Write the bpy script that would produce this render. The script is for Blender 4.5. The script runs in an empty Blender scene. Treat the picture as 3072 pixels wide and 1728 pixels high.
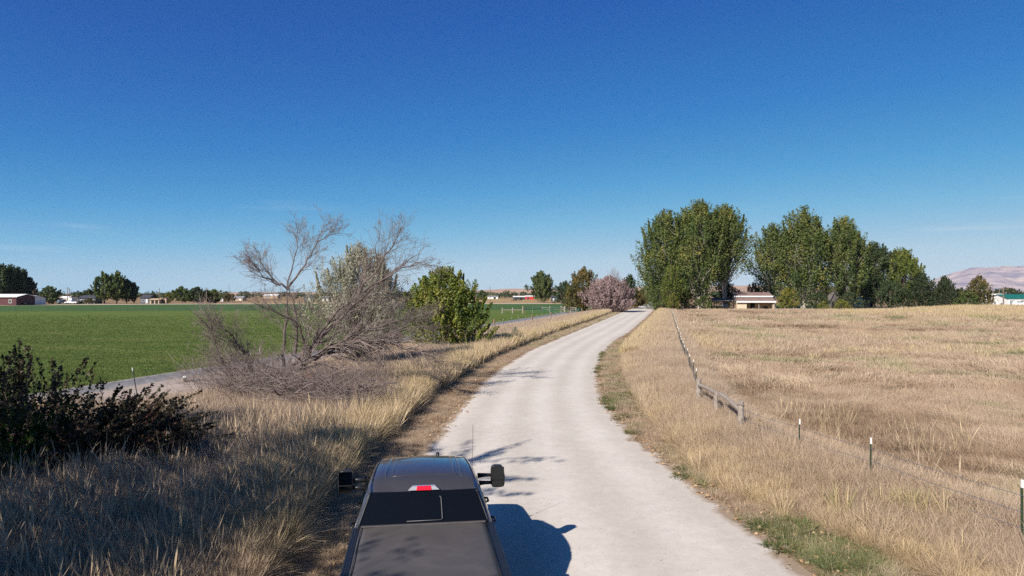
import bpy, bmesh, math, random
import numpy as np
from mathutils import Vector, Matrix, noise as mnoise

R = math.radians
SC = bpy.context.scene
COL = SC.collection
# ---------------------------------------------------------------- camera, sky, sun, exposure
H_CAM = 4.65
F, CX, HY = 2048.0, 1536.0, 882.0          # focal length, centre and horizon in photo pixels
cam_d = bpy.data.cameras.new('camera'); cam = bpy.data.objects.new('camera', cam_d); COL.objects.link(cam)
cam_d.sensor_width = 36; cam_d.lens = 24; cam_d.clip_start = .1; cam_d.clip_end = 30000
cam.location = (0, 0, H_CAM); cam.rotation_euler = (R(90) + math.atan((HY - 864) / F), 0, 0)
SC.camera = cam

SUN_DIR = Vector((0.86, 1.16, -1.0)).normalized()      # travel direction of the light
SUN_EL = math.asin(-SUN_DIR.z); SUN_AZ = math.atan2(-SUN_DIR.x, -SUN_DIR.y) % (2 * math.pi)
w = bpy.data.worlds.new('World'); SC.world = w; w.use_nodes = True
nt = w.node_tree; bg = nt.nodes['Background']
sky = nt.nodes.new('ShaderNodeTexSky'); sky.sky_type = 'NISHITA'; sky.sun_disc = False
sky.sun_elevation = SUN_EL; sky.sun_rotation = SUN_AZ; sky.altitude = 700
sky.air_density = 1.0; sky.dust_density = 0.35; sky.ozone_density = 3.0
bg.inputs['Strength'].default_value = 0.085
SKY_LINK = (sky, bg)
# the photograph's sky is a deep polarised-looking blue: steeper falloff per channel than the bare model
sp_ = nt.nodes.new('ShaderNodeSeparateColor'); nt.links.new(sky.outputs[0], sp_.inputs[0])
k_ = .085 * 2 ** .85
m1 = nt.nodes.new('ShaderNodeMath'); m1.operation = 'MULTIPLY'; m1.inputs[1].default_value = k_ / 2.5; nt.links.new(sp_.outputs[0], m1.inputs[0])
rp = nt.nodes.new('ShaderNodeValToRGB'); el = rp.color_ramp.elements
l_ = lambda c: [((v / 255 + .055) / 1.055) ** 2.4 for v in c]
stops = [(0, l_((18, 29, 46))), (.19, l_((33, 94, 176))), (.32, l_((50, 128, 198))), (.47, l_((80, 158, 212))), (.65, l_((118, 182, 220))), (.99, l_((174, 206, 226))), (1.5, l_((205, 222, 232))), (2.5, (1, 1, 1))]
while len(el) < len(stops): el.new(.5)
for e, (p_, c_) in zip(el, stops): e.position = p_ / 2.5; e.color = (*c_, 1)
nt.links.new(m1.outputs[0], rp.inputs[0])
vm = nt.nodes.new('ShaderNodeVectorMath'); vm.operation = 'SCALE'; vm.inputs[3].default_value = 1 / k_; nt.links.new(rp.outputs[0], vm.inputs[0])
# two faint wisps of cloud low over the horizon
tc = nt.nodes.new('ShaderNodeTexCoord'); mp = nt.nodes.new('ShaderNodeMapping'); mp.inputs['Scale'].default_value = (2.2, 2.2, 26); nt.links.new(tc.outputs['Generated'], mp.inputs[0])
cn = nt.nodes.new('ShaderNodeTexNoise'); cn.inputs['Scale'].default_value = 1.6; cn.inputs['Detail'].default_value = 6; nt.links.new(mp.outputs[0], cn.inputs[0])
cr = nt.nodes.new('ShaderNodeValToRGB'); cr.color_ramp.elements[0].position = .60; cr.color_ramp.elements[1].position = .85; cr.color_ramp.elements[1].color = (.5, .5, .5, 1); nt.links.new(cn.outputs[0], cr.inputs[0])
sx = nt.nodes.new('ShaderNodeSeparateXYZ'); nt.links.new(tc.outputs['Generated'], sx.inputs[0])
zr = nt.nodes.new('ShaderNodeValToRGB'); ze = zr.color_ramp.elements; ze[0].position = .03; ze[0].color = (0, 0, 0, 1); ze[1].position = .14; ze[1].color = (0, 0, 0, 1); q_ = ze.new(.075); q_.color = (1, 1, 1, 1); nt.links.new(sx.outputs[2], zr.inputs[0])
cm = nt.nodes.new('ShaderNodeMath'); cm.operation = 'MULTIPLY'; nt.links.new(cr.outputs[0], cm.inputs[0]); nt.links.new(zr.outputs[0], cm.inputs[1])
mx = nt.nodes.new('ShaderNodeMix'); mx.data_type = 'RGBA'; nt.links.new(cm.outputs[0], mx.inputs[0]); nt.links.new(vm.outputs[0], mx.inputs[6]); mx.inputs[7].default_value = (5.2, 5.4, 5.6, 1)
nt.links.new(mx.outputs[2], bg.inputs[0])

sd = bpy.data.lights.new('sun', 'SUN'); so = bpy.data.objects.new('sun', sd); COL.objects.link(so)
sd.energy = 4.2; sd.angle = R(0.53); sd.color = (1.0, 0.93, 0.84)
so.rotation_euler = SUN_DIR.to_track_quat('-Z', 'Y').to_euler(); so.location = (0, 0, 50)

SC.view_settings.view_transform = 'Standard'; SC.view_settings.look = 'None'
SC.view_settings.gamma = 1; SC.view_settings.use_curve_mapping = False
SC.view_settings.exposure = 0.85
SC.render.engine = 'CYCLES'
SC.cycles.max_bounces = 6; SC.cycles.diffuse_bounces = 3; SC.cycles.glossy_bounces = 3
SC.cycles.transmission_bounces = 4; SC.cycles.transparent_max_bounces = 8; SC.cycles.volume_bounces = 0
SC.cycles.use_denoising = False; SC.cycles.sample_clamp_indirect = 3; SC.cycles.sample_clamp_direct = 12

# ---------------------------------------------------------------- helpers
def gnd(px, py):
    """ground point (X, Y) whose picture is at photo pixel px, py"""
    Y = H_CAM * F / (py - HY); return ((px - CX) * Y / F, Y)
def xa(px, Y): return (px - CX) * Y / F
def za(py, Y): return H_CAM - (py - HY) * Y / F

def tag(o, label=None, cat=None, group=None, kind=None):
    if label: o['label'] = label
    if cat: o['category'] = cat
    if group: o['group'] = group
    if kind: o['kind'] = kind
    return o
def empty(name, loc=(0, 0, 0), rz=0, label=None, cat=None, group=None, parent=None):
    o = bpy.data.objects.new(name, None); COL.objects.link(o); o.location = loc; o.rotation_euler = (0, 0, rz)
    o.empty_display_size = .2
    if parent: o.parent = parent
    return tag(o, label, cat, group)
def link(name, me, parent=None):
    o = bpy.data.objects.new(name, me); COL.objects.link(o)
    if parent: o.parent = parent
    return o
def np_mesh(name, V, Fc, mat, tint=None, smooth=False):
    """Fc: (n,k) int array of equal-sized faces, or list of such arrays"""
    if not isinstance(Fc, list): Fc = [Fc]
    Fc = [f for f in Fc if len(f)]
    me = bpy.data.meshes.new(name); V = np.asarray(V, np.float32)
    me.vertices.add(len(V)); me.vertices.foreach_set('co', V.ravel())
    nl = sum(f.size for f in Fc); nf = sum(len(f) for f in Fc)
    me.loops.add(nl); me.polygons.add(nf)
    me.loops.foreach_set('vertex_index', np.concatenate([f.ravel() for f in Fc]).astype(np.int32))
    tot = np.concatenate([np.full(len(f), f.shape[1]) for f in Fc]).astype(np.int32)
    st = np.concatenate([[0], np.cumsum(tot)[:-1]]).astype(np.int32)
    me.polygons.foreach_set('loop_start', st)
    me.update(calc_edges=True); me.validate()
    if smooth: me.polygons.foreach_set('use_smooth', np.ones(len(me.polygons), bool))
    if tint is not None:
        a = me.attributes.new('tint', 'FLOAT', 'FACE'); a.data.foreach_set('value', np.asarray(tint, np.float32))
    if mat: me.materials.append(mat)
    return me

class MB:
    """collects shapes and links them as one mesh object"""
    def __init__(s): s.v = []; s.f = []
    def add(s, vs, fs):
        b = len(s.v); s.v += [tuple(v) for v in vs]; s.f += [tuple(i + b for i in f) for f in fs]; return s
    def box(s, c, d, rz=0, tilt=None):
        x, y, z = d[0] / 2, d[1] / 2, d[2] / 2
        M = Matrix.Rotation(rz, 3, 'Z')
        if tilt: M = M @ tilt
        vs = [Vector(c) + M @ Vector((i * x, j * y, k * z)) for k in (-1, 1) for j in (-1, 1) for i in (-1, 1)]
        return s.add(vs, [(0, 2, 3, 1), (4, 5, 7, 6), (0, 1, 5, 4), (2, 6, 7, 3), (1, 3, 7, 5), (0, 4, 6, 2)])
    def bar(s, a, b, w, h=None):
        a, b = Vector(a), Vector(b); h = h or w; d = (b - a).normalized()
        u = d.cross(Vector((0, 0, 1)));
        if u.length < 1e-3: u = Vector((1, 0, 0))
        u.normalize(); t = u.cross(d)
        vs = [p + u * i * w / 2 + t * j * h / 2 for p in (a, b) for i, j in ((-1, -1), (1, -1), (1, 1), (-1, 1))]
        return s.add(vs, [(3, 2, 1, 0), (4, 5, 6, 7), (0, 1, 5, 4), (1, 2, 6, 5), (2, 3, 7, 6), (3, 0, 4, 7)])
    def tube(s, pts, rad, n=5, cap=True):
        pts = [Vector(p) for p in pts]
        if not hasattr(rad, '__len__'): rad = [rad] * len(pts)
        b = len(s.v); m = len(pts); ref = Vector((0.31, 0.17, 0.93))
        for i, p in enumerate(pts):
            d = (pts[min(i + 1, m - 1)] - pts[max(i - 1, 0)])
            if d.length < 1e-6: d = Vector((0, 0, 1))
            d.normalize(); u = d.cross(ref)
            if u.length < .05: u = d.cross(Vector((1, 0, 0)))
            u.normalize(); t = d.cross(u)
            for k in range(n):
                a = 2 * math.pi * k / n; q = p + (u * math.cos(a) + t * math.sin(a)) * rad[i]; s.v.append((q.x, q.y, q.z))
        for i in range(m - 1):
            for k in range(n):
                k2 = (k + 1) % n; s.f.append((b + i * n + k, b + i * n + k2, b + (i + 1) * n + k2, b + (i + 1) * n + k))
        if cap and n > 3: s.f.append(tuple(b + k for k in range(n))[::-1]); s.f.append(tuple(b + (m - 1) * n + k for k in range(n)))
        return s
    def mesh(s, name, mat, smooth=False):
        me = bpy.data.meshes.new(name); me.from_pydata(s.v, [], s.f); me.update()
        if smooth: me.polygons.foreach_set('use_smooth', np.ones(len(me.polygons), bool))
        if mat: me.materials.append(mat)
        return me
    def build(s, name, mat, parent=None, smooth=False, bevel=0, seg=2):
        o = link(name, s.mesh(name, mat, smooth), parent)
        if bevel:
            m = o.modifiers.new('b', 'BEVEL'); m.width = bevel; m.segments = seg; m.limit_method = 'ANGLE'; m.angle_limit = R(35)
        return o

# ---------------------------------------------------------------- materials
def new_mat(name):
    m = bpy.data.materials.new(name); m.use_nodes = True
    return m, m.node_tree, m.node_tree.nodes['Principled BSDF']
def setc(p, c): p.default_value = (c[0], c[1], c[2], 1)
def noise_node(nt, scale, detail=4, rough=.6, vec=None, dist=0):
    n = nt.nodes.new('ShaderNodeTexNoise'); n.inputs['Scale'].default_value = scale
    n.inputs['Detail'].default_value = detail; n.inputs['Roughness'].default_value = rough; n.inputs['Distortion'].default_value = dist
    if vec: nt.links.new(vec, n.inputs['Vector'])
    return n
def ramp_node(nt, stops, fac=None, interp='LINEAR'):
    r = nt.nodes.new('ShaderNodeValToRGB'); r.color_ramp.interpolation = interp
    el = r.color_ramp.elements
    while len(el) < len(stops): el.new(.5)
    for e, (p, c) in zip(el, stops): e.position = p; e.color = (c[0], c[1], c[2], 1)
    if fac is not None: nt.links.new(fac, r.inputs[0])
    return r
def mix_node(nt, a, b, fac, mode='MIX'):
    m = nt.nodes.new('ShaderNodeMix'); m.data_type = 'RGBA'; m.blend_type = mode
    for s, v in ((m.inputs[6], a), (m.inputs[7], b), (m.inputs[0], fac)):
        if hasattr(v, 'links') or hasattr(v, 'is_linked'): nt.links.new(v, s)
        elif isinstance(v, (int, float)): s.default_value = v
        else: s.default_value = (v[0], v[1], v[2], 1)
    return m.outputs[2]
def obj_coord(nt, scale=None):
    t = nt.nodes.new('ShaderNodeTexCoord')
    if not scale: return t.outputs['Object']
    m = nt.nodes.new('ShaderNodeMapping'); m.inputs['Scale'].default_value = scale; nt.links.new(t.outputs['Object'], m.inputs[0]); return m.outputs[0]
def bump(nt, p, h, dist, strength=1):
    b = nt.nodes.new('ShaderNodeBump'); b.inputs['Distance'].default_value = dist; b.inputs['Strength'].default_value = strength
    nt.links.new(h, b.inputs['Height']); nt.links.new(b.outputs[0], p.inputs['Normal'])
def simple(name, c, rough=.7, metal=0, var=.12, scale=3, spec=.5, coat=0, bmp=0):
    m, nt, p = new_mat(name); v = obj_coord(nt)
    n = noise_node(nt, scale, 5, .65, v)
    lo = [x * (1 - var) for x in c]; hi = [min(1, x * (1 + var)) for x in c]
    r = ramp_node(nt, [(.3, lo), (.7, hi)], n.outputs[0]); nt.links.new(r.outputs[0], p.inputs['Base Color'])
    p.inputs['Roughness'].default_value = rough; p.inputs['Metallic'].default_value = metal
    p.inputs['Specular IOR Level'].default_value = spec; p.inputs['Coat Weight'].default_value = coat
    if bmp: bump(nt, p, n.outputs[0], bmp)
    return m
def foliage(name, stops, trans=.3, rough=.55, inst=False, nscale=.35, spec=.3):
    """leaf / blade material: colour from a per-leaf tint, a broad noise and (for scattered tufts) the tuft's own tint"""
    m, nt, p = new_mat(name)
    a = nt.nodes.new('ShaderNodeAttribute'); a.attribute_name = 'tint'
    v = nt.nodes.new('ShaderNodeMath'); v.operation = 'MULTIPLY_ADD'; v.inputs[1].default_value = .55 if not inst else .30; nt.links.new(a.outputs['Fac'], v.inputs[0])
    if inst:
        b = nt.nodes.new('ShaderNodeAttribute'); b.attribute_name = 'ptint'; b.attribute_type = 'INSTANCER'
        c = nt.nodes.new('ShaderNodeMath'); c.operation = 'MULTIPLY_ADD'; c.inputs[1].default_value = 1.0; c.inputs[2].default_value = -.15
        nt.links.new(b.outputs['Fac'], c.inputs[0]); nt.links.new(c.outputs[0], v.inputs[2])
    else:
        n = noise_node(nt, nscale, 3, .6, obj_coord(nt))
        c = nt.nodes.new('ShaderNodeMath'); c.operation = 'MULTIPLY_ADD'; c.inputs[1].default_value = 1.1; c.inputs[2].default_value = -.33
        nt.links.new(n.outputs[0], c.inputs[0]); nt.links.new(c.outputs[0], v.inputs[2])
    r = ramp_node(nt, stops, v.outputs[0])
    nt.links.new(r.outputs[0], p.inputs['Base Color']); p.inputs['Roughness'].default_value = rough
    p.inputs['Specular IOR Level'].default_value = spec
    t = nt.nodes.new('ShaderNodeBsdfTranslucent'); nt.links.new(r.outputs[0], t.inputs[0])
    mx = nt.nodes.new('ShaderNodeMixShader'); mx.inputs[0].default_value = trans
    nt.links.new(p.outputs[0], mx.inputs[1]); nt.links.new(t.outputs[0], mx.inputs[2])
    nt.links.new(mx.outputs[0], nt.nodes['Material Output'].inputs[0])
    return m

M = {}
# ground-type materials --------------------------------------------------------
def ground_mat():
    m, nt, p = new_mat('dry_ground'); v = obj_coord(nt)
    n1 = noise_node(nt, .035, 5, .65, v); n2 = noise_node(nt, .9, 6, .7, v); n3 = noise_node(nt, 9, 4, .7, v)
    n4 = noise_node(nt, .16, 4, .6, obj_coord(nt, (1, .45, 1)))
    a = ramp_node(nt, [(.3, (.255, .16, .085)), (.5, (.31, .205, .115)), (.7, (.36, .25, .135))], n1.outputs[0])
    b = ramp_node(nt, [(.3, (.55, .52, .5)), (.7, (1.2, 1.2, 1.2))], n2.outputs[0])
    c = mix_node(nt, a.outputs[0], b.outputs[0], 1.0, 'MULTIPLY')
    g = ramp_node(nt, [(.56, (0, 0, 0)), (.7, (1, 1, 1))], n4.outputs[0])
    c = mix_node(nt, c, (.13, .14, .045), mul(nt, g.outputs[0], .55))
    d = ramp_node(nt, [(.25, (.6, .6, .6)), (.75, (1.25, 1.25, 1.25))], n3.outputs[0])
    c = mix_node(nt, c, d.outputs[0], 1.0, 'MULTIPLY')
    nt.links.new(c, p.inputs['Base Color']); p.inputs['Roughness'].default_value = .95; p.inputs['Specular IOR Level'].default_value = .1
    bump(nt, p, n3.outputs[0], .012)
    return m
def mul(nt, s, k):
    m = nt.nodes.new('ShaderNodeMath'); m.operation = 'MULTIPLY'; m.inputs[1].default_value = k; nt.links.new(s, m.inputs[0]); return m.outputs[0]
def gravel_mat(name, base, dark, light, tracks=True):
    m, nt, p = new_mat(name); v = obj_coord(nt)
    n1 = noise_node(nt, .25, 5, .65, v); n2 = noise_node(nt, 3.0, 6, .75, v); n3 = noise_node(nt, 20, 5, .85, v)
    vo = nt.nodes.new('ShaderNodeTexVoronoi'); vo.inputs['Scale'].default_value = 22; nt.links.new(v, vo.inputs['Vector'])
    a = ramp_node(nt, [(.3, dark), (.5, base), (.72, light)], n1.outputs[0])
    b = ramp_node(nt, [(.25, (.86, .85, .84)), (.75, (1.06, 1.06, 1.06))], n2.outputs[0])
    c = mix_node(nt, a.outputs[0], b.outputs[0], 1.0, 'MULTIPLY')
    d = ramp_node(nt, [(.30, (.5, .49, .48)), (.40, (.97, .97, .97)), (.75, (1.06, 1.06, 1.06))], n3.outputs[0])
    c = mix_node(nt, c, d.outputs[0], 1.0, 'MULTIPLY')
    if tracks:
        u = nt.nodes.new('ShaderNodeAttribute'); u.attribute_name = 'across'
        wv = nt.nodes.new('ShaderNodeMath'); wv.operation = 'SINE'
        mm = nt.nodes.new('ShaderNodeMath'); mm.operation = 'MULTIPLY_ADD'; mm.inputs[1].default_value = 25.1
        nn = noise_node(nt, .12, 3, .5, v); nt.links.new(nn.outputs[0], mm.inputs[2]); nt.links.new(u.outputs['Fac'], mm.inputs[0]); nt.links.new(mm.outputs[0], wv.inputs[0])
        t = ramp_node(nt, [(.0, (.90, .895, .885)), (1, (1.03, 1.03, 1.03))], None)
        sc = nt.nodes.new('ShaderNodeMath'); sc.operation = 'MULTIPLY_ADD'; sc.inputs[1].default_value = .5; sc.inputs[2].default_value = .5
        nt.links.new(wv.outputs[0], sc.inputs[0]); nt.links.new(sc.outputs[0], t.inputs[0])
        c = mix_node(nt, c, t.outputs[0], 1.0, 'MULTIPLY')
        # dirt creeping in from the verges
        e = nt.nodes.new('ShaderNodeMath'); e.operation = 'PINGPONG'; e.inputs[1].default_value = .5; nt.links.new(u.outputs['Fac'], e.inputs[0])
        e2 = nt.nodes.new('ShaderNodeMath'); e2.operation = 'MULTIPLY_ADD'; e2.inputs[1].default_value = .09; e2.inputs[2].default_value = -.02; nt.links.new(n2.outputs[0], e2.inputs[0])
        e3 = nt.nodes.new('ShaderNodeMath'); e3.operation = 'SUBTRACT'; nt.links.new(e.outputs[0], e3.inputs[0]); nt.links.new(e2.outputs[0], e3.inputs[1])
        er = ramp_node(nt, [(0.0, (.55, .45, .36)), (.03, (1, 1, 1))], e3.outputs[0])
        c = mix_node(nt, c, er.outputs[0], 1.0, 'MULTIPLY')
    nt.links.new(c, p.inputs['Base Color']); p.inputs['Roughness'].default_value = .95; p.inputs['Specular IOR Level'].default_value = .15
    bump(nt, p, n3.outputs[0], .003)
    return m
def field_mat(name, a0, a1, a2):
    m, nt, p = new_mat(name)
    v = obj_coord(nt, (.5, 1, 1)); n1 = noise_node(nt, .12, 5, .65, v, .6); n2 = noise_node(nt, 1.3, 6, .75, v); n3 = noise_node(nt, 12, 4, .75, obj_coord(nt))
    a = ramp_node(nt, [(.3, a0), (.5, a1), (.72, a2)], n1.outputs[0])
    b = ramp_node(nt, [(.28, (.6, .68, .6)), (.72, (1.25, 1.2, 1.2))], n2.outputs[0])
    c = mix_node(nt, a.outputs[0], b.outputs[0], 1.0, 'MULTIPLY')
    d = ramp_node(nt, [(.28, (.6, .6, .6)), (.72, (1.3, 1.3, 1.3))], n3.outputs[0]); c = mix_node(nt, c, d.outputs[0], 1.0, 'MULTIPLY')
    n5 = noise_node(nt, .5, 5, .7, obj_coord(nt, (.12, 1, 1))); g5 = ramp_node(nt, [(.55, (0, 0, 0)), (.75, (1, 1, 1))], n5.outputs[0])
    c = mix_node(nt, c, (.17, .14, .06), mul(nt, g5.outputs[0], .4))
    nt.links.new(c, p.inputs['Base Color']); p.inputs['Roughness'].default_value = .9; p.inputs['Specular IOR Level'].default_value = .1
    bump(nt, p, n3.outputs[0], .012)
    return m
M['ground'] = ground_mat()
M['road'] = gravel_mat('pale_gravel', (.585, .53, .465), (.55, .495, .435), (.625, .57, .505))
M['lane'] = gravel_mat('lane_gravel', (.36, .29, .25), (.31, .25, .21), (.41, .34, .29), False)
M['sand'] = gravel_mat('far_lane_gravel', (.50, .40, .30), (.45, .36, .27), (.55, .45, .35), False)
M['verge'] = gravel_mat('verge_litter', (.23, .155, .09), (.17, .115, .065), (.28, .2, .12), False)
M['field'] = field_mat('green_field', (.086, .128, .024), (.110, .152, .030), (.140, .168, .040))
M['field_far'] = field_mat('far_field', (.052, .108, .032), (.064, .12, .036), (.08, .13, .04))
M['golden'] = field_mat('golden_field', (.34, .22, .10), (.40, .27, .13), (.45, .31, .16))
M['lawn'] = field_mat('lawn', (.05, .085, .025), (.06, .095, .028), (.09, .11, .04))
M['bark'] = simple('bark', (.17, .13, .10), .9, var=.35, scale=4, bmp=.02)
M['bark_pale'] = simple('pale_bark', (.32, .28, .24), .9, var=.3, scale=2, bmp=.02)
M['dead'] = simple('dead_wood', (.115, .085, .075), .9, var=.35, scale=5, bmp=.01)
M['twig'] = simple('dead_twigs', (.20, .155, .14), .9, var=.25, scale=2)
M['wood_grey'] = simple('weathered_wood', (.27, .225, .19), .9, var=.35, scale=9, bmp=.01)
M['wood_brown'] = simple('brown_post_wood', (.20, .13, .09), .9, var=.3, scale=7, bmp=.01)
M['tpost'] = simple('green_post_paint', (.035, .055, .03), .55, var=.3, scale=12)
M['white_tip'] = simple('white_post_tip', (.8, .8, .78), .5, var=.04)
M['wire'] = simple('galvanised_wire', (.3, .3, .3), .4, .8)
M['concrete'] = simple('concrete', (.36, .34, .32), .9, var=.25, scale=2.5, bmp=.01)
M['white'] = simple('white_paint', (.72, .71, .69), .6, var=.06)
M['cream'] = simple('cream_boards', (.60, .47, .34), .8, var=.14, scale=1.5)
M['maroon'] = simple('maroon_boards', (.07, .014, .018), .7, var=.2, scale=1)
M['red'] = simple('red_metal', (.45, .03, .025), .6, var=.1)
M['bluegrey'] = simple('blue_grey_siding', (.07, .095, .13), .7, var=.1)
M['brownroof'] = simple('brown_roof', (.20, .13, .115), .8, var=.3, scale=1.2)
M['darkroof'] = simple('dark_roof', (.045, .045, .055), .8, var=.2)
M['greyroof'] = simple('grey_roof', (.25, .25, .26), .6, var=.15)
M['tealroof'] = simple('teal_roof', (.01, .13, .10), .5, var=.1)
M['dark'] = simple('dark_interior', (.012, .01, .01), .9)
M['tan'] = simple('tan_plywood', (.42, .31, .2), .8, var=.1)
M['greybarn'] = simple('weathered_boards', (.13, .11, .10), .9, var=.35, scale=2)
M['glass'] = simple('window_glass', (.02, .025, .03), .05, var=.05, spec=1)
M['panel_green'] = simple('green_panel_paint', (.01, .12, .075), .45, var=.1)

# ---------------------------------------------------------------- lines of the ground plan (X as a function of Y)
def curve(pts):
    a = sorted(pts, key=lambda q: q[1]); ys = np.array([q[1] for q in a]); xs = np.array([q[0] for q in a])
    s0 = (xs[1] - xs[0]) / (ys[1] - ys[0]); s1 = (xs[-1] - xs[-2]) / (ys[-1] - ys[-2])
    def f(y):
        y = np.asarray(y, float); r = np.interp(y, ys, xs)
        return np.where(y < ys[0], xs[0] + (y - ys[0]) * s0, np.where(y > ys[-1], xs[-1] + (y - ys[-1]) * s1, r))
    return f
pxs = lambda L: [gnd(*q) for q in L]
roadL = curve([(-1.9, -12), (-2.75, 5), (-2.95, 12), (-2.92, 17)] + pxs([(1282, 1335), (1311, 1297), (1344, 1260), (1390, 1210), (1439, 1152), (1497, 1107), (1576, 1057), (1680, 1012), (1804, 962), (1858, 939)]) + [(43.5, 240), (78, 395)])
roadR = curve([(6.5, -12), (5.15, 8)] + pxs([(2397, 1683), (2328, 1626), (2157, 1506), (2011, 1390), (1928, 1326), (1866, 1260), (1820, 1206), (1800, 1148), (1798, 1107), (1810, 1065), (1847, 1024), (1899, 991), (1949, 945.5), (1969, 925)]) + [(82.5, 395)])
grassL = curve([(-3.3, -10), (-3.7, 8), (-4.2, 14), (-4.3, 18)] + pxs([(1121, 1335), (1174, 1297), (1216, 1260), (1278, 1198), (1348, 1136), (1452, 1078), (1555, 1036), (1638, 1003), (1762, 962), (1841, 933)]))
grassR = curve([(9, -5), (7.2, 9), (6.6, 12)] + pxs([(2190, 1480), (2080, 1400), (2011, 1314), (1949, 1252), (1907, 1190), (1878, 1132), (1874, 1082), (1882, 1045), (1911, 1016), (1953, 966), (1982, 929)]))
fenceR = curve([(9.8, 4), (8.8, 11.8), (8.07, 15.4), (7.5, 17.8), (6.9, 20.6), (7.13, 26.1), (8.1, 30.2), (8.9, 33.7), (10.3, 40), (11.7, 46.6), (22.6, 95), (45, 194)])
fenceL = lambda y: -24.27 + .256 * np.asarray(y, float)
laneR = lambda y: np.where((np.asarray(y) > 26) & (np.asarray(y) < 60), np.maximum(fenceL(y), np.interp(y, [26, 30, 40, 50, 60], [-14.2, -12.4, -12.6, -11.2, -8.9])), fenceL(y))
ditchL = lambda y: -28.35 + .25 * np.asarray(y, float)

# ---------------------------------------------------------------- the ground and its sheets
def sheet(name, yv, left, right, z, mat, label, nx=2, jit=0, seed=0, cat=None):
    rng = np.random.default_rng(seed); V = []; n = len(yv)
    for i, y in enumerate(yv):
        jl, jr = (rng.normal(0, jit, 2) if jit else (0, 0))
        l, r = float(left(y)) + jl, float(right(y)) + jr
        for k in range(nx):
            V.append((l + (r - l) * k / (nx - 1), y, z))
    Fc = [(i * nx + k, i * nx + k + 1, (i + 1) * nx + k + 1, (i + 1) * nx + k) for i in range(n - 1) for k in range(nx - 1)]
    me = np_mesh(name, V, np.array(Fc), mat)
    a = me.attributes.new('across', 'FLOAT', 'POINT'); a.data.foreach_set('value', np.tile(np.linspace(0, 1, nx), n).astype(np.float32))
    o = link(name, me); return tag(o, label, None, None, 'structure')
def haze():
    m = bpy.data.materials.new('haze'); m.use_nodes = True; nt = m.node_tree; nt.nodes.remove(nt.nodes['Principled BSDF'])
    v = nt.nodes.new('ShaderNodeVolumePrincipled'); v.inputs['Color'].default_value = (.74, .86, 1.0, 1); v.inputs['Density'].default_value = 2.8e-5; v.inputs['Anisotropy'].default_value = .0
    nt.links.new(v.outputs[0], nt.nodes['Material Output'].inputs['Volume'])
    b = MB(); b.box((0, 5300, 209), (25000, 13000, 420)); o = b.build('haze', m); o['kind'] = 'stuff'; o['label'] = 'thin pale air haze over the whole plain'; o.display_type = 'WIRE'
haze()
gxs = [-12000, -3000, -800, -200, -60, 0, 60, 200, 800, 3000, 12000]; gys = [-300, -60, -10, 40, 120, 300, 900, 2500, 6000, 11000]
V = [(x, y, 0) for y in gys for x in gxs]; n = len(gxs)
Fc = [(j * n + i, j * n + i + 1, (j + 1) * n + i + 1, (j + 1) * n + i) for j in range(len(gys) - 1) for i in range(n - 1)]
tag(link('ground', np_mesh('ground', V, np.array(Fc), M['ground'])), 'flat dry pasture ground of tan grass and soil', None, None, 'structure')

def cst(v): return lambda y: v
yroad = np.concatenate([np.arange(-12, 60, .35), np.arange(60, 160, 1), np.arange(160, 400, 4)])
sheet('road', yroad, roadL, roadR, .024, M['road'], 'pale gravel road curving away to the right', nx=9, jit=.09, seed=1)
yv = np.concatenate([np.arange(-12, 80, .7), np.arange(80, 200, 3)])
sheet('roadside_verge', yv, lambda y: grassL(y) - .3, lambda y: roadL(y) + .5, .012, M['verge'], 'mown strip of brown litter left of the gravel road', nx=3, jit=.08, seed=2)
sheet('roadside_shoulder', yv, lambda y: roadR(y) - .5, lambda y: grassR(y) + .4, .012, M['verge'], 'strip of weeds and fallen leaves right of the gravel road', nx=3, jit=.08, seed=3)
sheet('gravel_lane', np.arange(14, 176, 1.5), lambda y: ditchL(y) + .3, lambda y: laneR(y) + .4, .010, M['lane'], 'pinkish gravel lane between the concrete ditch and the post fence')
farb = curve([(262, -212), (285, -195), (305, -150), (317, -100), (319, 0), (319, 80)])   # far edge of the green field as Y of X
def fieldsheet(name, y0f, y1f, z, mat, label, xs):
    V = []; Fc = []
    for x in xs:
        y0, y1 = y0f(x), y1f(x)
        for k in range(9): V.append((x, y0 + (y1 - y0) * k / 8, z))
    for i in range(len(xs) - 1):
        for k in range(8): a = i * 9 + k; Fc.append((a, a + 9, a + 10, a + 1))
    tag(link(name, np_mesh(name, V, np.array(Fc), mat)), label, None, None, 'structure')
fb = lambda x: float(np.interp(x, [-400, -212, -195, -150, -100, 80], [240, 262, 285, 305, 317, 319]))
xs_f = [-400, -300, -212, -195, -150, -100, -60, -40, -28, -24, -20, -15, -10, -5, 0, 5, 10, 20, 35, 51]
fieldsheet('green_field', lambda x: max(2, (x + 28.35 - .0) / .25) if x > -28 else 2, lambda x: max(fb(x), (x + 28.35) / .25 + .1), .012, M['field'], 'bright green irrigated field left of the concrete ditch', xs_f)
mid = lambda x: float(np.interp(x, [-400, -150, 0, 60], [170, 182, 200, 215]))
fieldsheet('far_green_field', lambda x: min(max(mid(x), (x + 28.35) / .25 + .5), fb(x)), fb, .024, M['field_far'], 'darker green crop field beyond the wire fence line', [-400, -300, -212, -195, -150, -100, -60, -20, 0, 20, 30, 45, 50])
fieldsheet('distant_gravel_road', lambda x: fb(x) + .3, lambda x: fb(x) + 26, .012, M['sand'], 'pale gravel road running along the far side of the green field', [-400, -300, -212, -195, -150, -100, -40, 20, 60])
fieldsheet('golden_field', cst(352), cst(690), .012, M['golden'], 'distant golden stubble field behind the far gravel road', [-150, -60, 0, 60, 85])
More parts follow.
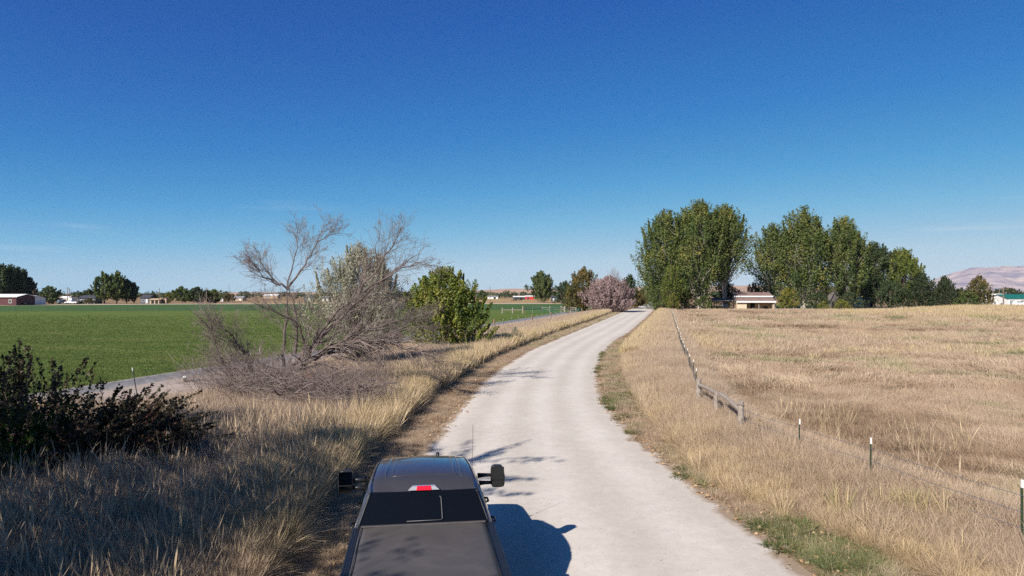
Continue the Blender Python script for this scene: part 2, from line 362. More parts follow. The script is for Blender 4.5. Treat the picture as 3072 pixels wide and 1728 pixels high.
fieldsheet('lawn', lambda x: 200 if x < 100 else 165, cst(290), .012, M['lawn'], 'shaded green lawn under the tall trees on the right', [84, 95, 105, 125])

# ---------------------------------------------------------------- mountains and hills
def hills(name, label, u0, u1, nu, ang, Y0, dY, amp, seed, cols):
    nv = 40; V = []; 
    for i in range(nu):
        u = u0 + (u1 - u0) * i / (nu - 1); a = float(ang(u))
        for k in range(nv):
            v = k / (nv - 1); Y = Y0 + dY * v; X = u * Y
            s = math.sin(min(1, v / .75) * math.pi / 2) ** 1.25 if v < .75 else math.cos((v - .75) / .25 * math.pi / 2) ** .6
            q = Vector((X / 900 + seed, Y / 1300, seed))
            rid = 1 - abs(mnoise.fractal(q, .9, 2.1, 5)) * 1.5
            q2 = Vector((X / 260 + seed, Y / 600, seed * 2)); f2 = mnoise.fractal(q2, .9, 2.1, 4)
            z = a * (Y0 + dY * .75) * s * (1 - amp * (1 - rid) * (.35 + .9 * (1 - s))) + a * Y0 * .05 * f2 * s
            V.append((X, Y, max(z, -1) if k else -2))
    Fc = [(i * nv + k, (i + 1) * nv + k, (i + 1) * nv + k + 1, i * nv + k + 1) for i in range(nu - 1) for k in range(nv - 1)]
    m, nt, p = new_mat(name); v = obj_coord(nt, (.0016, .0016, .006)); n = noise_node(nt, 2.2, 6, .65, v, .5)
    r = ramp_node(nt, cols, n.outputs[0]); nt.links.new(r.outputs[0], p.inputs['Base Color']); p.inputs['Roughness'].default_value = 1
    p.inputs['Specular IOR Level'].default_value = 0
    tag(link(name, np_mesh(name, V, np.array(Fc), m, smooth=True)), label, None, None, 'structure')
pu = lambda px: (px - CX) / F
mA = lambda u: np.interp(u, [pu(2640), pu(2740), pu(2800), pu(2850), pu(2915), pu(2960), pu(3010), pu(3040), pu(3090), pu(3300), pu(3900), pu(4600)], [a / F for a in (14, 22, 45, 62, 80, 79, 84, 82, 88, 92, 80, 50)])
hills('mountains', 'bare pinkish mountains on the far right horizon', pu(2600), pu(4300), 260, mA, 5200, 2600, .55, 3.3, [(.40, (.21, .19, .24)), (.5, (.35, .285, .30)), (.6, (.46, .37, .34))])  # mottled tones put slope shading and some haze paleness into the colour
hA = lambda u: np.interp(u, [pu(-2500), pu(-200), pu(500), pu(700), pu(1000), pu(1300), pu(1450), pu(1530), pu(1620), pu(1800), pu(1960), pu(2200), pu(2400), pu(2700), pu(3100)], [a / F for a in (3, 3, 3, 7, 8, 9, 14, 18, 17, 19, 26, 27, 25, 16, 10)])
hills('hills', 'low bare sandy hills along the horizon', pu(-2500), pu(3000), 320, hA, 4300, 1500, .18, 7.7, [(.35, (.33, .21, .15)), (.55, (.42, .27, .19)), (.7, (.47, .32, .22))])

# ---------------------------------------------------------------- foliage tools
def unit(a): return a / np.maximum(np.linalg.norm(a, axis=1, keepdims=True), 1e-6)
def cards(rng, P, Nn, size, aspect=.6, long_dir=None):
    """leaf-shaped quads: P centres, Nn normals, size lengths"""
    n = len(P); Nn = unit(Nn)
    d = rng.normal(size=(n, 3)) if long_dir is None else long_dir + rng.normal(size=(n, 3)) * .35
    t = unit(d - Nn * (d * Nn).sum(1, keepdims=True)); b = np.cross(Nn, t)
    L = size[:, None] * .5; W = L * aspect
    fold = Nn * W * .35
    V = np.stack([P - t * L, P + b * W + fold, P + t * L, P - b * W + fold], 1).reshape(-1, 3)
    Fc = np.arange(4 * n).reshape(n, 4)
    return V, Fc
def tube_np(mb, a, b, r0, r1, n=5, bend=0, rng=None, k=4):
    a, b = np.array(a, float), np.array(b, float); pts = []
    off = (rng.normal(size=3) * bend * np.linalg.norm(b - a)) if rng is not None else np.zeros(3)
    for i in range(k + 1):
        t = i / k; pts.append(a + (b - a) * t + off * math.sin(math.pi * t) * .5)
    mb.tube(pts, [r0 + (r1 - r0) * i / k for i in range(k + 1)], n, cap=False)

PROFILES = {
    'cottonwood': ([0, .06, .15, .3, .5, .7, .85, .95, 1], [.45, .7, .86, .97, 1, .88, .66, .40, .12]),
    'poplar': ([0, .06, .2, .4, .6, .8, .93, 1], [.3, .62, .9, 1, .92, .68, .4, .1]),
    'round': ([0, .1, .25, .45, .65, .85, 1], [.62, .86, 1, 1, .9, .6, .12]),
    'cone': ([0, .1, .25, .45, .65, .85, 1], [.8, 1, .98, .84, .66, .42, .1]),
    'shrub': ([0, .15, .4, .6, .8, 1], [.75, .95, 1, .88, .62, .18]),
}
def tree(name, label, cat, X, Y, Hh, W, style, mat, nleaf, lsize, seed, clear=.1, group=None, bark='bark', npl=None, plume=(.15, .25), up=.75, stems=1, aspect=.62, trunk_r=None, sx=1.0, gap=.12, core=.05, leafdir=False):
    rng = np.random.default_rng(seed)
    root = empty(name, (X, Y, 0), 0, label, cat, group)
    ph, pr = PROFILES[style]; Rm = W / 2
    far_ = Y > 120
    if far_: nleaf = int(nleaf * 2.1); lsize = lsize * .95
    npl = npl or int(90 + nleaf / 110)
    z0 = Hh * clear; hh = Hh - z0
    P = []; Nn = []; T = []; D = []
    limbs = MB(); tr = trunk_r or Hh * .018
    hs = rng.random(npl) ** .85
    az = rng.random(npl) * 2 * math.pi; rad = np.sqrt(.12 + .88 * rng.random(npl))
    lob = 1 + .15 * np.sin(az * 3 + rng.random() * 6) + .12 * np.sin(az * 5 + hs * 9 + rng.random() * 6) + .14 * np.sin(hs * 17 + az * 2) + rng.normal(0, .06, npl)
    w8 = np.interp(hs, ph, pr)
    prob = w8 * rad; wts = .25 + prob; wts /= wts.sum()
    for i in range(npl):
        Rr = Rm * w8[i] * rad[i] * lob[i]; h = hs[i]
        L = Hh * rng.uniform(*plume) * (1.15 - .3 * h); wd = L * (rng.uniform(.15, .27) if up > .5 else rng.uniform(.3, .48) if up > .2 else rng.uniform(.08, .16))
        out = np.array([math.cos(az[i]), math.sin(az[i]), 0]); 
        d = out * (1 - up) * (1.2 - .8 * h) * (rad[i] + .2) + np.array([0, 0, up * .9 + .2 * h]); d += rng.normal(size=3) * .12; d /= np.linalg.norm(d)
        base = np.array([out[0] * max(Rr - L * (1 - up) * .6, 0) * sx, out[1] * max(Rr - L * (1 - up) * .6, 0), z0 + h * (hh - L * .9)])
        if rng.random() < gap: continue
        m = max(6, int(nleaf * (1 - core) * wts[i]))
        t = rng.beta(1.5, 1.35, m); prf = np.sin(np.pi * np.clip(t, .02, .98)) ** .75
        o = rng.normal(size=(m, 3)); o = unit(o) * (rng.random((m, 1)) ** .4)
        pos = base + d * (t * L)[:, None] + o * (prf * wd)[:, None]
        P.append(pos); Nn.append(o * .9 + rng.normal(size=(m, 3)) * .55 + np.array([0, 0, .35]) + out * .35); D.append(np.repeat(d[None], m, 0))
        T.append(np.clip(rng.normal(.5 + rng.normal() * .2, .18, m), 0, 1))
        if i % 2 == 0 or npl < 70:
            zt = z0 * .5 + (base[2] - z0 * .5) * rng.uniform(.25, .6)
            tube_np(limbs, (0, 0, zt), base + d * L * .55, tr * .32 * (1.1 - h * .5), tr * .06, 4, .12, rng, 4)
    m = int(nleaf * core)
    if m:
        h = rng.random(m); a = rng.random(m) * 6.283; r = np.interp(h, ph, pr) * Rm * np.sqrt(rng.random(m)) * .9
        P.append(np.stack([np.cos(a) * r * sx, np.sin(a) * r, z0 + h * hh * .93], 1)); Nn.append(rng.normal(size=(m, 3)) + [0, 0, .4]); T.append(rng.random(m)); D.append(rng.normal(size=(m, 3)))
    if up > .5 and nleaf > 900:                       # leading shoots that give the ragged feathery top
        for q in range(int(9 + nleaf / 2500)):
            a = rng.random() * 6.283; r_ = Rm * math.sqrt(rng.random()) * .85; hp_ = float(np.interp(r_ / Rm, pr[::-1][:len(pr) // 2 + 1], ph[::-1][:len(ph) // 2 + 1]))
            L = Hh * rng.uniform(.13, .24); zt = z0 + hp_ * hh * rng.uniform(.88, 1.03); m = int(nleaf * .012) + 8; t = rng.random(m) ** .8
            d = np.array([math.cos(a) * .12 * r_ / Rm * 2, math.sin(a) * .12, 1.]); wd = L * .13
            o = unit(rng.normal(size=(m, 3))) * rng.random((m, 1)) ** .5
            P.append(np.array([math.cos(a) * r_ * sx, math.sin(a) * r_, zt - L]) + d * (t * L)[:, None] + o * (wd * (1.15 - t))[:, None]); Nn.append(o + rng.normal(size=(m, 3)) * .5 + [0, 0, .3]); T.append(np.clip(rng.normal(.6, .2, m), 0, 1)); D.append(np.repeat(d[None], m, 0))
    P = np.concatenate(P); Nn = np.concatenate(Nn); T = np.concatenate(T); D = np.concatenate(D)
    P[:, 2] = np.maximum(P[:, 2], .05)
    sz = lsize * rng.uniform(.6, 1.35, len(P))
    V, Fc = cards(rng, P, Nn, sz, aspect, D if leafdir else None)
    cr = link('crown', np_mesh('crown', V, Fc, M[mat], T), root)
    tk = MB()
    for s in range(stems):
        ox, oy = (rng.normal(0, W * .03, 2) if stems > 1 else (0, 0)); top = (ox * 4 + rng.normal() * W * .04, oy * 4 + rng.normal() * W * .04, Hh * rng.uniform(.72, .86))
        pts = [(ox + (top[0] - ox) * t + math.sin(t * 7 + s) * tr * .5, oy + (top[1] - oy) * t, top[2] * t - .1 * (t == 0)) for t in (0, .04, .15, .35, .6, .8, 1)]
        k = 1 / math.sqrt(stems); tk.tube(pts, [tr * q * k for q in (1.35, 1.05, .9, .7, .45, .25, .06)], 8, cap=False)
    tk.v and link('trunk', tk.mesh('trunk', M[bark], True), root)
    limbs.v and link('limbs', limbs.mesh('limbs', M[bark], True), root)
    return root

# leaf colours
M['leaf_cw'] = foliage('cottonwood_leaves', [(.12, (.045, .078, .020)), (.42, (.088, .122, .028)), (.68, (.15, .17, .042)), (.92, (.32, .25, .06))], nscale=.12)
M['leaf_dark'] = foliage('dark_leaves', [(.2, (.035, .055, .022)), (.5, (.06, .085, .032)), (.85, (.11, .125, .045))], nscale=.15)
M['leaf_mid'] = foliage('mid_green_leaves', [(.2, (.05, .078, .02)), (.5, (.09, .12, .032)), (.85, (.15, .17, .05))], nscale=.2)
M['leaf_light'] = foliage('light_green_leaves', [(.2, (.07, .10, .016)), (.5, (.12, .15, .024)), (.85, (.20, .21, .04))], nscale=.2)
M['leaf_yellow'] = foliage('yellowing_leaves', [(.15, (.09, .12, .02)), (.5, (.17, .18, .03)), (.85, (.36, .26, .05))], nscale=.4)
M['leaf_autumn'] = foliage('autumn_leaves', [(.1, (.045, .06, .02)), (.42, (.11, .10, .03)), (.66, (.20, .145, .04)), (.9, (.30, .17, .05))], nscale=.22)
M['leaf_pink'] = foliage('dry_pink_twigs', [(.15, (.22, .155, .15)), (.5, (.33, .235, .225)), (.85, (.44, .32, .30))], nscale=.25, trans=.25)
M['leaf_jun'] = foliage('juniper_foliage', [(.2, (.020, .034, .014)), (.5, (.034, .052, .02)), (.85, (.07, .075, .028))], nscale=.3, trans=.15)
M['leaf_silver'] = foliage('silvery_leaves', [(.1, (.16, .16, .10)), (.5, (.31, .30, .21)), (.9, (.50, .46, .35))], nscale=.5, trans=.3)
M['leaf_elm'] = foliage('elm_leaves', [(.1, (.06, .10, .012)), (.42, (.13, .175, .022)), (.72, (.25, .25, .035)), (.95, (.42, .33, .06))], nscale=.45, trans=.35, spec=.5)
M['leaf_plum'] = foliage('purple_plum_leaves', [(.15, (.03, .036, .014)), (.45, (.06, .055, .026)), (.65, (.09, .05, .03)), (.9, (.15, .06, .045))], nscale=.7, trans=.25, spec=.5)
M['leaf_under'] = foliage('green_understorey_leaves', [(.15, (.03, .07, .01)), (.5, (.07, .14, .018)), (.9, (.14, .22, .03))], nscale=.8, trans=.4)
M['leaf_rust'] = foliage('rusty_leaves', [(.1, (.22, .08, .02)), (.5, (.38, .13, .03)), (.9, (.5, .2, .05))], nscale=3)

ppm = lambda Y: Y / F      # metres per photo pixel at distance Y
def ptree(name, label, cat, px, Y, top, wpx, style, mat, nleaf, lsize, seed, **k):
    """tree placed where the photograph shows it: trunk at column px, distance Y, crown top at row `top`, crown wpx pixels wide"""
    return tree(name, label, cat, xa(px, Y), Y, za(top, Y), wpx * ppm(Y), style, mat, nleaf, lsize, seed, **k)

GA = 'tall cottonwoods by the gravel road'
ptree('cottonwood_tree', 'big dark green cottonwood, nearest the gravel road, with foliage down to the ground', 'tree', 1998, 205, 628, 176, 'cottonwood', 'leaf_cw', 17000, .52, 11, clear=.0, group=GA, bark='bark_pale', stems=2)
ptree('cottonwood_tree', 'tallest green cottonwood with pale forked trunk, between the road and the open carport', 'tree', 2092, 200, 600, 190, 'cottonwood', 'leaf_cw', 20000, .52, 12, clear=.09, group=GA, bark='bark_pale', stems=2, trunk_r=.75)
ptree('cottonwood_tree', 'wide green cottonwood leaning its thin right side out above the carport', 'tree', 2172, 204, 612, 150, 'cottonwood', 'leaf_cw', 12500, .52, 13, clear=.26, group=GA, bark='bark_pale', stems=2, gap=.12)
GB = 'tall cottonwoods behind the cream shed'
ptree('cottonwood_tree', 'thin leafed cottonwood at the left end of the row behind the cream shed', 'tree', 2322, 226, 668, 120, 'cottonwood', 'leaf_cw', 9000, .55, 21, clear=.10, group=GB, bark='bark_pale', gap=.15)
ptree('cottonwood_tree', 'highest cottonwood of the row on the right, crown topping the yellow green bush', 'tree', 2412, 220, 618, 150, 'cottonwood', 'leaf_cw', 16000, .55, 22, clear=.03, group=GB, bark='bark_pale', stems=2)
ptree('cottonwood_tree', 'tall narrow topped cottonwood behind the weathered gable barn', 'tree', 2530, 222, 648, 150, 'cottonwood', 'leaf_cw', 14500, .55, 23, clear=.03, group=GB, bark='bark_pale', stems=2, gap=.08)
ptree('cottonwood_tree', 'shorter dark cottonwood right of the narrow topped one, over the pale house', 'tree', 2622, 226, 722, 118, 'cottonwood', 'leaf_dark', 9500, .55, 24, clear=.05, group=GB)
ptree('cottonwood_tree', 'light green leafy cottonwood at the right end of the row next to the dark junipers', 'tree', 2703, 224, 742, 118, 'cottonwood', 'leaf_light', 10500, .5, 25, clear=.03, group=GB)
ptree('shade_tree', 'dark low tree filling the gap under the tall trees, right of the pale house', 'tree', 2672, 212, 842, 90, 'round', 'leaf_dark', 4500, .45, 26, clear=.04)
ptree('juniper_tree', 'dark rounded juniper, left and taller of the pair by the lawn', 'tree', 2768, 205, 817, 104, 'cone', 'leaf_jun', 9500, .34, 31, clear=.0, group='dark junipers', plume=(.1, .15), up=.6, core=.3)
ptree('juniper_tree', 'dark rounded juniper, right one of the pair, in front of the mountain foot', 'tree', 2834, 200, 826, 92, 'cone', 'leaf_jun', 8500, .34, 32, clear=.0, group='dark junipers', plume=(.1, .15), up=.6, core=.3)
ptree('small_tree', 'yellowing small tree with upright bare tipped shoots standing before the mountains', 'tree', 2936, 168, 822, 92, 'cone', 'leaf_autumn', 3600, .34, 33, clear=.02, plume=(.14, .26), up=.85)
ptree('round_bush', 'low green bush at the foot of the yellowing small tree', 'bush', 2905, 165, 872, 78, 'shrub', 'leaf_mid', 2600, .32, 34, clear=0, up=.3)
ptree('yellow_bush', 'bright yellow green bush right of the cream shed', 'bush', 2362, 196, 861, 56, 'round', 'leaf_yellow', 3400, .3, 35, clear=.03, up=.4)
ptree('yellow_bush', 'small orange yellow bush in front of the weathered gable barn', 'bush', 2470, 190, 902, 34, 'shrub', 'leaf_yellow', 1100, .26, 36, clear=0, up=.5)
ptree('yellow_bush', 'wide low yellow green bush right of the weathered gable barn', 'bush', 2525, 190, 896, 54, 'shrub', 'leaf_yellow', 1700, .26, 37, clear=0, up=.5)
ptree('willow_tree', 'light green feathery sapling rising in front of the nearest cottonwood by the road', 'tree', 2012, 186, 792, 62, 'poplar', 'leaf_light', 4200, .3, 38, clear=.03, up=.8)
ptree('yellow_bush', 'yellow leaved bush at the end of the tall grass beside the road', 'bush', 2020, 180, 878, 34, 'shrub', 'leaf_yellow', 1400, .24, 39, clear=0, up=.6)
ptree('round_bush', 'dark green bush spilling over the road edge under the cottonwoods', 'bush', 1975, 196, 852, 60, 'shrub', 'leaf_mid', 3200, .32, 40, clear=0, up=.4)
ptree('round_tree', 'rounded olive tree over the carport roof', 'tree', 2182, 214, 842, 78, 'round', 'leaf_dark', 4200, .36, 41, clear=.12, up=.3)
ptree('brown_tree', 'small brownish tree seen above the cream shed roof', 'tree', 2262, 232, 845, 58, 'round', 'leaf_autumn', 2400, .36, 42, clear=.05, up=.6)
ptree('round_bush', 'low leafy undergrowth bush left of the carport posts', 'bush', 2112, 194, 886, 60, 'shrub', 'leaf_mid', 2200, .3, 43, clear=0, up=.4)

for i, (px, Y, top, wd, lb) in enumerate([(2052, 206, 868, 58, 'dark bush under the tallest cottonwood by the road'), (2222, 214, 880, 40, 'dark bush between the carport and the cream shed'), (2455, 208, 872, 70, 'dark undergrowth bush left of the weathered gable barn'), (2550, 208, 872, 84, 'dark undergrowth bush right of the weathered gable barn')]):
    ptree('round_bush', lb, 'bush', px, Y, top, wd, 'shrub', 'leaf_dark', 2000, .34, 140 + i, clear=0, up=.4)
# the left side of the road, far part
ptree('pink_tamarisk', 'bare dusty pink shrub tree at the bend of the gravel road', 'tree', 1828, 176, 826, 142, 'round', 'leaf_pink', 19000, .6, 51, clear=.0, up=.55, aspect=.22, plume=(.2, .34), stems=4, bark='twig', leafdir=True, core=.3)
ptree('bare_tree', 'thin bare tree sticking out above the pink shrub tree', 'tree', 1840, 178, 800, 60, 'poplar', 'leaf_pink', 1300, .5, 52, clear=.2, up=.8, aspect=.08, plume=(.2, .34), stems=3, bark='twig', leafdir=True)
ptree('autumn_tree', 'olive and rust coloured tree left of the pink shrub tree', 'tree', 1752, 186, 800, 96, 'round', 'leaf_autumn', 7500, .36, 53, clear=.03, up=.6, stems=2)
ptree('autumn_tree', 'smaller rusty green tree in front of the olive and rust one, at the corral end', 'tree', 1722, 180, 845, 62, 'shrub', 'leaf_autumn', 3800, .32, 54, clear=.0, up=.5)
ptree('dark_tree', 'dark green tree behind the corral, left of the autumn coloured trees', 'tree', 1695, 330, 841, 64, 'round', 'leaf_dark', 3600, .6, 55, clear=.0, up=.4)
ptree('cottonwood_tree', 'broad green tree standing alone behind the far gravel road', 'tree', 1625, 368, 813, 74, 'cottonwood', 'leaf_mid', 6500, .7, 56, clear=.03, up=.7, stems=2)
ptree('green_tree', 'grey green tree peeking over the right side of the pink shrub tree', 'tree', 1888, 215, 820, 44, 'poplar', 'leaf_dark', 2200, .42, 57, clear=.1)
ptree('autumn_bush', 'rusty bush along the dirt verge right of the pink shrub tree', 'bush', 1905, 225, 862, 44, 'shrub', 'leaf_autumn', 2200, .4, 58, clear=0, up=.5)
ptree('autumn_bush', 'second rusty green bush further up the road, before the parked white car', 'bush', 1925, 262, 868, 34, 'shrub', 'leaf_autumn', 1700, .42, 59, clear=0, up=.5)
ptree('round_tree', 'distant green tree at the very end of the gravel road', 'tree', 1962, 420, 862, 34, 'round', 'leaf_mid', 1600, .7, 60, clear=0, up=.5)

# the far left
GC = 'dark poplars behind the maroon barn'
for i, (px, top, lb) in enumerate([(6, 790, 'dark poplar at the left edge of the picture behind the maroon barn'), (30, 791, 'tall dark poplar second from the left edge behind the barn'), (52, 798, 'dark poplar above the right half of the white roof'), (70, 806, 'dark poplar above the white garage'), (88, 830, 'lowest dark poplar at the right end of the group behind the white garage')]):
    ptree('poplar_tree', lb, 'tree', px, 335 + i * 4, top, 40, 'poplar', 'leaf_dark', 2600, .8, 70 + i, clear=.03, group=GC)
ptree('round_tree', 'round green tree standing right of the white garage', 'tree', 148, 318, 857, 60, 'round', 'leaf_mid', 3600, .6, 76, clear=.05, up=.3)
ptree('dark_tree', 'narrow dark maroon leaved tree between the white garage and the round green tree', 'tree', 106, 312, 866, 28, 'cone', 'leaf_plum', 1600, .5, 77, clear=.0)
GD = 'poplars at the far edge of the green field'
for i, (px, top, wd, lb, mt) in enumerate([(310, 814, 52, 'tall loose poplar, leftmost of the group on the far edge of the field', 'leaf_cw'), (350, 812, 52, 'tallest poplar of the group on the far edge of the field', 'leaf_cw'), (380, 836, 40, 'dark poplar right of the tallest one at the field edge', 'leaf_dark'), (402, 846, 24, 'small narrow dark poplar at the right end of the field edge group', 'leaf_dark')]):
    ptree('poplar_tree', lb, 'tree', px, 326 + i * 3, top, wd, 'poplar', mt, 3200 if wd > 30 else 1500, .7, 80 + i, clear=.08, group=GD, gap=.1)
ptree('round_tree', 'dull green tree left of the field edge poplars, over the blue grey house', 'tree', 268, 345, 866, 52, 'round', 'leaf_dark', 2600, .65, 85, clear=0, up=.4)
ptree('round_bush', 'brownish green round bush in front of the blue grey house', 'bush', 268, 316, 896, 40, 'shrub', 'leaf_autumn', 1500, .4, 86, clear=0)
ptree('round_tree', 'low round green tree behind the tan roofed shed', 'tree', 460, 352, 876, 36, 'round', 'leaf_mid', 1800, .6, 87, clear=0, up=.4)
ptree('round_tree', 'olive wide crowned willow, left of the pair in the middle of the far field edge', 'tree', 546, 335, 858, 60, 'round', 'leaf_mid', 3600, .6, 88, clear=.12, up=.3)
ptree('round_tree', 'dense olive willow, right of the pair in the middle of the far field edge', 'tree', 592, 338, 859, 54, 'round', 'leaf_dark', 3600, .6, 89, clear=.08, up=.3)
ptree('round_tree', 'light green round tree just right of the second utility pole', 'tree', 641, 345, 866, 42, 'round', 'leaf_light', 2600, .6, 90, clear=.02, up=.3)
ptree('autumn_bush', 'reddish brown bush right of the light green round tree', 'bush', 685, 400, 880, 38, 'round', 'leaf_autumn', 1500, .6, 91, clear=0)
ptree('autumn_bush', 'yellowish thin bush left of the pair of olive willows', 'bush', 507, 348, 875, 26, 'poplar', 'leaf_yellow', 1000, .5, 92, clear=0)
ptree('round_tree', 'green tree beside the distant utility pole, left of the long white building', 'tree', 1446, 520, 870, 30, 'round', 'leaf_mid', 1300, .8, 93, clear=0)
ptree('round_tree', 'dark tree mass behind the white barns at the right edge', 'tree', 3020, 330, 862, 84, 'round', 'leaf_dark', 2600, .7, 94, clear=0, sx=1.2)
ptree('round_tree', 'dull green tree between the junipers and the yellowing small tree', 'tree', 2884, 300, 862, 44, 'round', 'leaf_dark', 1700, .6, 95, clear=0)
ptree('round_bush', 'small dark bush beside the vehicles at the far field edge', 'bush', 236, 318, 902, 12, 'shrub', 'leaf_dark', 300, .4, 96, clear=0)

# far-off woods: one mass
def far_woods():
    rng = np.random.default_rng(5); P = []; T = []
    for i in range(620):
        Y = rng.uniform(650, 1500); u = rng.uniform(pu(-260), pu(3300)); X = u * Y
        hgt = rng.uniform(3.5, 8.5) * (.75 + Y / 3000); wd = hgt * rng.uniform(.5, 1.1)
        m = 60; o = unit(rng.normal(size=(m, 3))) * (rng.random((m, 1)) ** .35)
        P.append(np.stack([X + o[:, 0] * wd, Y + o[:, 1] * wd, hgt * .52 + o[:, 2] * hgt * .5], 1)); T.append(np.clip(rng.normal(rng.uniform(.2, .8), .15, m), 0, 1))
    P = np.concatenate(P); T = np.concatenate(T)
    V, Fc = cards(rng, P, rng.normal(size=P.shape) + [0, -.2, .5], rng.uniform(1.2, 3.2, len(P)), .8)
    tag(link('far_woods', np_mesh('far_woods', V, Fc, M['leaf_dark'], T)), 'low band of distant dark trees along the horizon below the hills', 'woods', None, 'stuff')
far_woods()

# ---------------------------------------------------------------- roadside trees and bushes on the left, near
ptree('russian_olive_tree', 'silvery grey leaved tree standing behind the fallen dead tree', 'tree', 1078, 42, 728, 292, 'round', 'leaf_silver', 40000, .15, 101, clear=.12, up=.66, plume=(.13, .22), stems=3, bark='dead', trunk_r=.13, aspect=.3, gap=.12, core=.1, leafdir=True)
ptree('elm_bush', 'large bushy green elm with yellowing leaves beside the post fence', 'tree', 1332, 58, 797, 272, 'shrub', 'leaf_elm', 42000, .155, 102, clear=.02, up=.62, plume=(.12, .22), stems=4, bark='bark', trunk_r=.12, core=.25, aspect=.7, npl=230)

# dark plum shrub, foreground left
def plum():
    rng = np.random.default_rng(9)
    root = empty('plum_shrub', (-12.5, 17.2, 0), 0, 'large dark purple leaved shrub in deep shade at the lower left', 'shrub')
    st = MB(); P = []; Nn = []; D = []; T = []; P2 = []
    ctr = [(-1.9, .2, 3.0), (-.3, .3, 3.1), (1.2, 0, 2.9), (-3.0, -.2, 2.5), (2.4, .6, 2.1), (.4, -1.1, 2.0), (-1.6, -1.3, 1.9), (3.2, .9, 1.8), (2.0, -.6, 1.5), (.8, -1.8, 1.2), (-1, -2, 1.2), (3.6, .2, 1.1)]
    for i in range(820):
        c = ctr[rng.integers(0, len(ctr))] if rng.random() < .93 else (3.0, 1.2, 1.3)
        b = np.array([c[0] * .55 + rng.normal(0, .35), c[1] * .6 + rng.normal(0, .3), 0])
        tip = np.array([c[0] + rng.normal(0, .62), c[1] + rng.normal(0, .5), c[2] * rng.uniform(.5, 1.18)])
        tip[2] = min(tip[2], 3.35 - .10 * abs(tip[0]) - (.85 if tip[0] > 1.7 else 0) + rng.normal(0, .16))
        mid = (b + tip) / 2 + np.array([rng.normal(0, .15), rng.normal(0, .15), .2])
        k = 14; ts = np.linspace(0, 1, k + 1)[:, None]; cu = (1 - ts) ** 2 * b + 2 * ts * (1 - ts) * mid + ts ** 2 * tip
        st.tube(cu[::2], np.linspace(.014, .003, len(cu[::2])), 3, cap=False)
        m = rng.integers(80, 130); t = rng.beta(1.5, 1.0, m); idx = np.minimum((t * k).astype(int), k - 1)
        q = cu[idx] + (cu[idx + 1] - cu[idx]) * (t * k - idx)[:, None]; d = unit(cu[idx + 1] - cu[idx])
        o = unit(rng.normal(size=(m, 3))); spread = .05 + .17 * (1 - t)
        P.append(q + o * spread[:, None] * rng.random((m, 1))); D.append(d * .6 + o); Nn.append(rng.normal(size=(m, 3)) + [0, 0, .6]); T.append(rng.random(m))
    P = np.concatenate(P); D = np.concatenate(D); Nn = np.concatenate(Nn); T = np.concatenate(T)
    gsel = (P[:, 0] < 1.6) & (P[:, 2] < 2.3) & (rng.random(len(P)) < np.clip((2.3 - P[:, 2]) * .6, 0, .8))
    for nm, mt, sel in (('crown', 'leaf_plum', ~gsel), ('low_leaves', 'leaf_under', gsel)):
        V, Fc = cards(rng, P[sel], Nn[sel], rng.uniform(.065, .13, sel.sum()), .55, D[sel])
        link(nm, np_mesh(nm, V, Fc, M[mt], T[sel]), root)
    link('stems', st.mesh('stems', M['bark'], True), root)
plum()
# trees behind and left of the drone: they throw the shade over the lower left
GS = 'shade trees behind the view on the left'
for i, (x, y, h, wd, nl, cl_, ls, lb) in enumerate([(-20.2, 8.8, 13.4, 10, 11000, .2, .26, 'broad elm out of frame left of the plum shrub'), (-15.4, 5.0, 14.0, 9, 11500, .2, .26, 'tall elm out of frame behind the plum shrub'),
        (-15.2, -1.0, 13.2, 8.4, 6200, .2, .26, 'elm out of frame behind the shaded grass'), (-23, 2, 13, 10, 9000, .2, .3, 'elm at the field edge left of the other shade trees'),
        (-10.7, 5.7, 13.6, 5.2, 3400, .62, .15, 'slim young elm whose top reaches over the gravel road'), (-12.4, 1.4, 13.0, 6.4, 4800, .25, .24, 'elm out of frame beside the slim young elm'), (-7.6, -.6, 9.6, 4.6, 900, .6, .14, 'small thin elm whose twigs shade the truck bed'), (-11.5, -7, 12, 8, 8000, .2, .3, 'elm farthest behind the truck')]):
    tree('elm_tree', lb, 'tree', x, y, h, wd, 'round', 'leaf_mid', int(nl * .8), ls, 200 + i, clear=cl_, up=.45 if nl > 3500 else .12, stems=1, group=GS, core=.2 if nl > 3500 else 0, npl=130 if nl > 3500 else 30, trunk_r=.06 if nl < 3500 else None, plume=(.15, .25) if nl > 3500 else (.12, .2))

# ---------------------------------------------------------------- the fallen dead tree and its brush
def branchy(mbs, rng, a, d, L, r, lvl, up, wig=.22, kids=6, sides=4):
    k = 5 if lvl > 0 else 4; p = Vector(a); d = Vector(d).normalized(); pts = [p.copy()]; dirs = [d.copy()]
    for i in range(k):
        d = (d + Vector(rng.normal(size=3)) * wig + Vector((0, 0, up))).normalized(); p = p + d * L / k
        if p.z < .08: p.z = .08 + rng.random() * .1; d.z = abs(d.z) * .3
        pts.append(p.copy()); dirs.append(d.copy())
    mbs[min(lvl, len(mbs) - 1)].tube(pts, [max(r * (1 - .8 * i / k), .0048) for i in range(k + 1)], sides if lvl else 3, cap=False)
    if lvl > 0:
        for c in range(kids):
            t = .2 + .78 * rng.random(); i = min(int(t * k), k - 1); q = pts[i].lerp(pts[i + 1], t * k - i)
            o = Vector(rng.normal(size=3)); o = (o - dirs[i] * o.dot(dirs[i])).normalized()
            nd = dirs[i] * .72 + o * .7
            branchy(mbs, rng, q, nd, L * rng.uniform(.38, .68) * (1.05 - .35 * t), r * .42, lvl - 1, up, wig, kids if lvl > 1 else max(kids - 1, 3), 3)
def P3(px, py, Y): return (xa(px, Y), Y, za(py, Y))
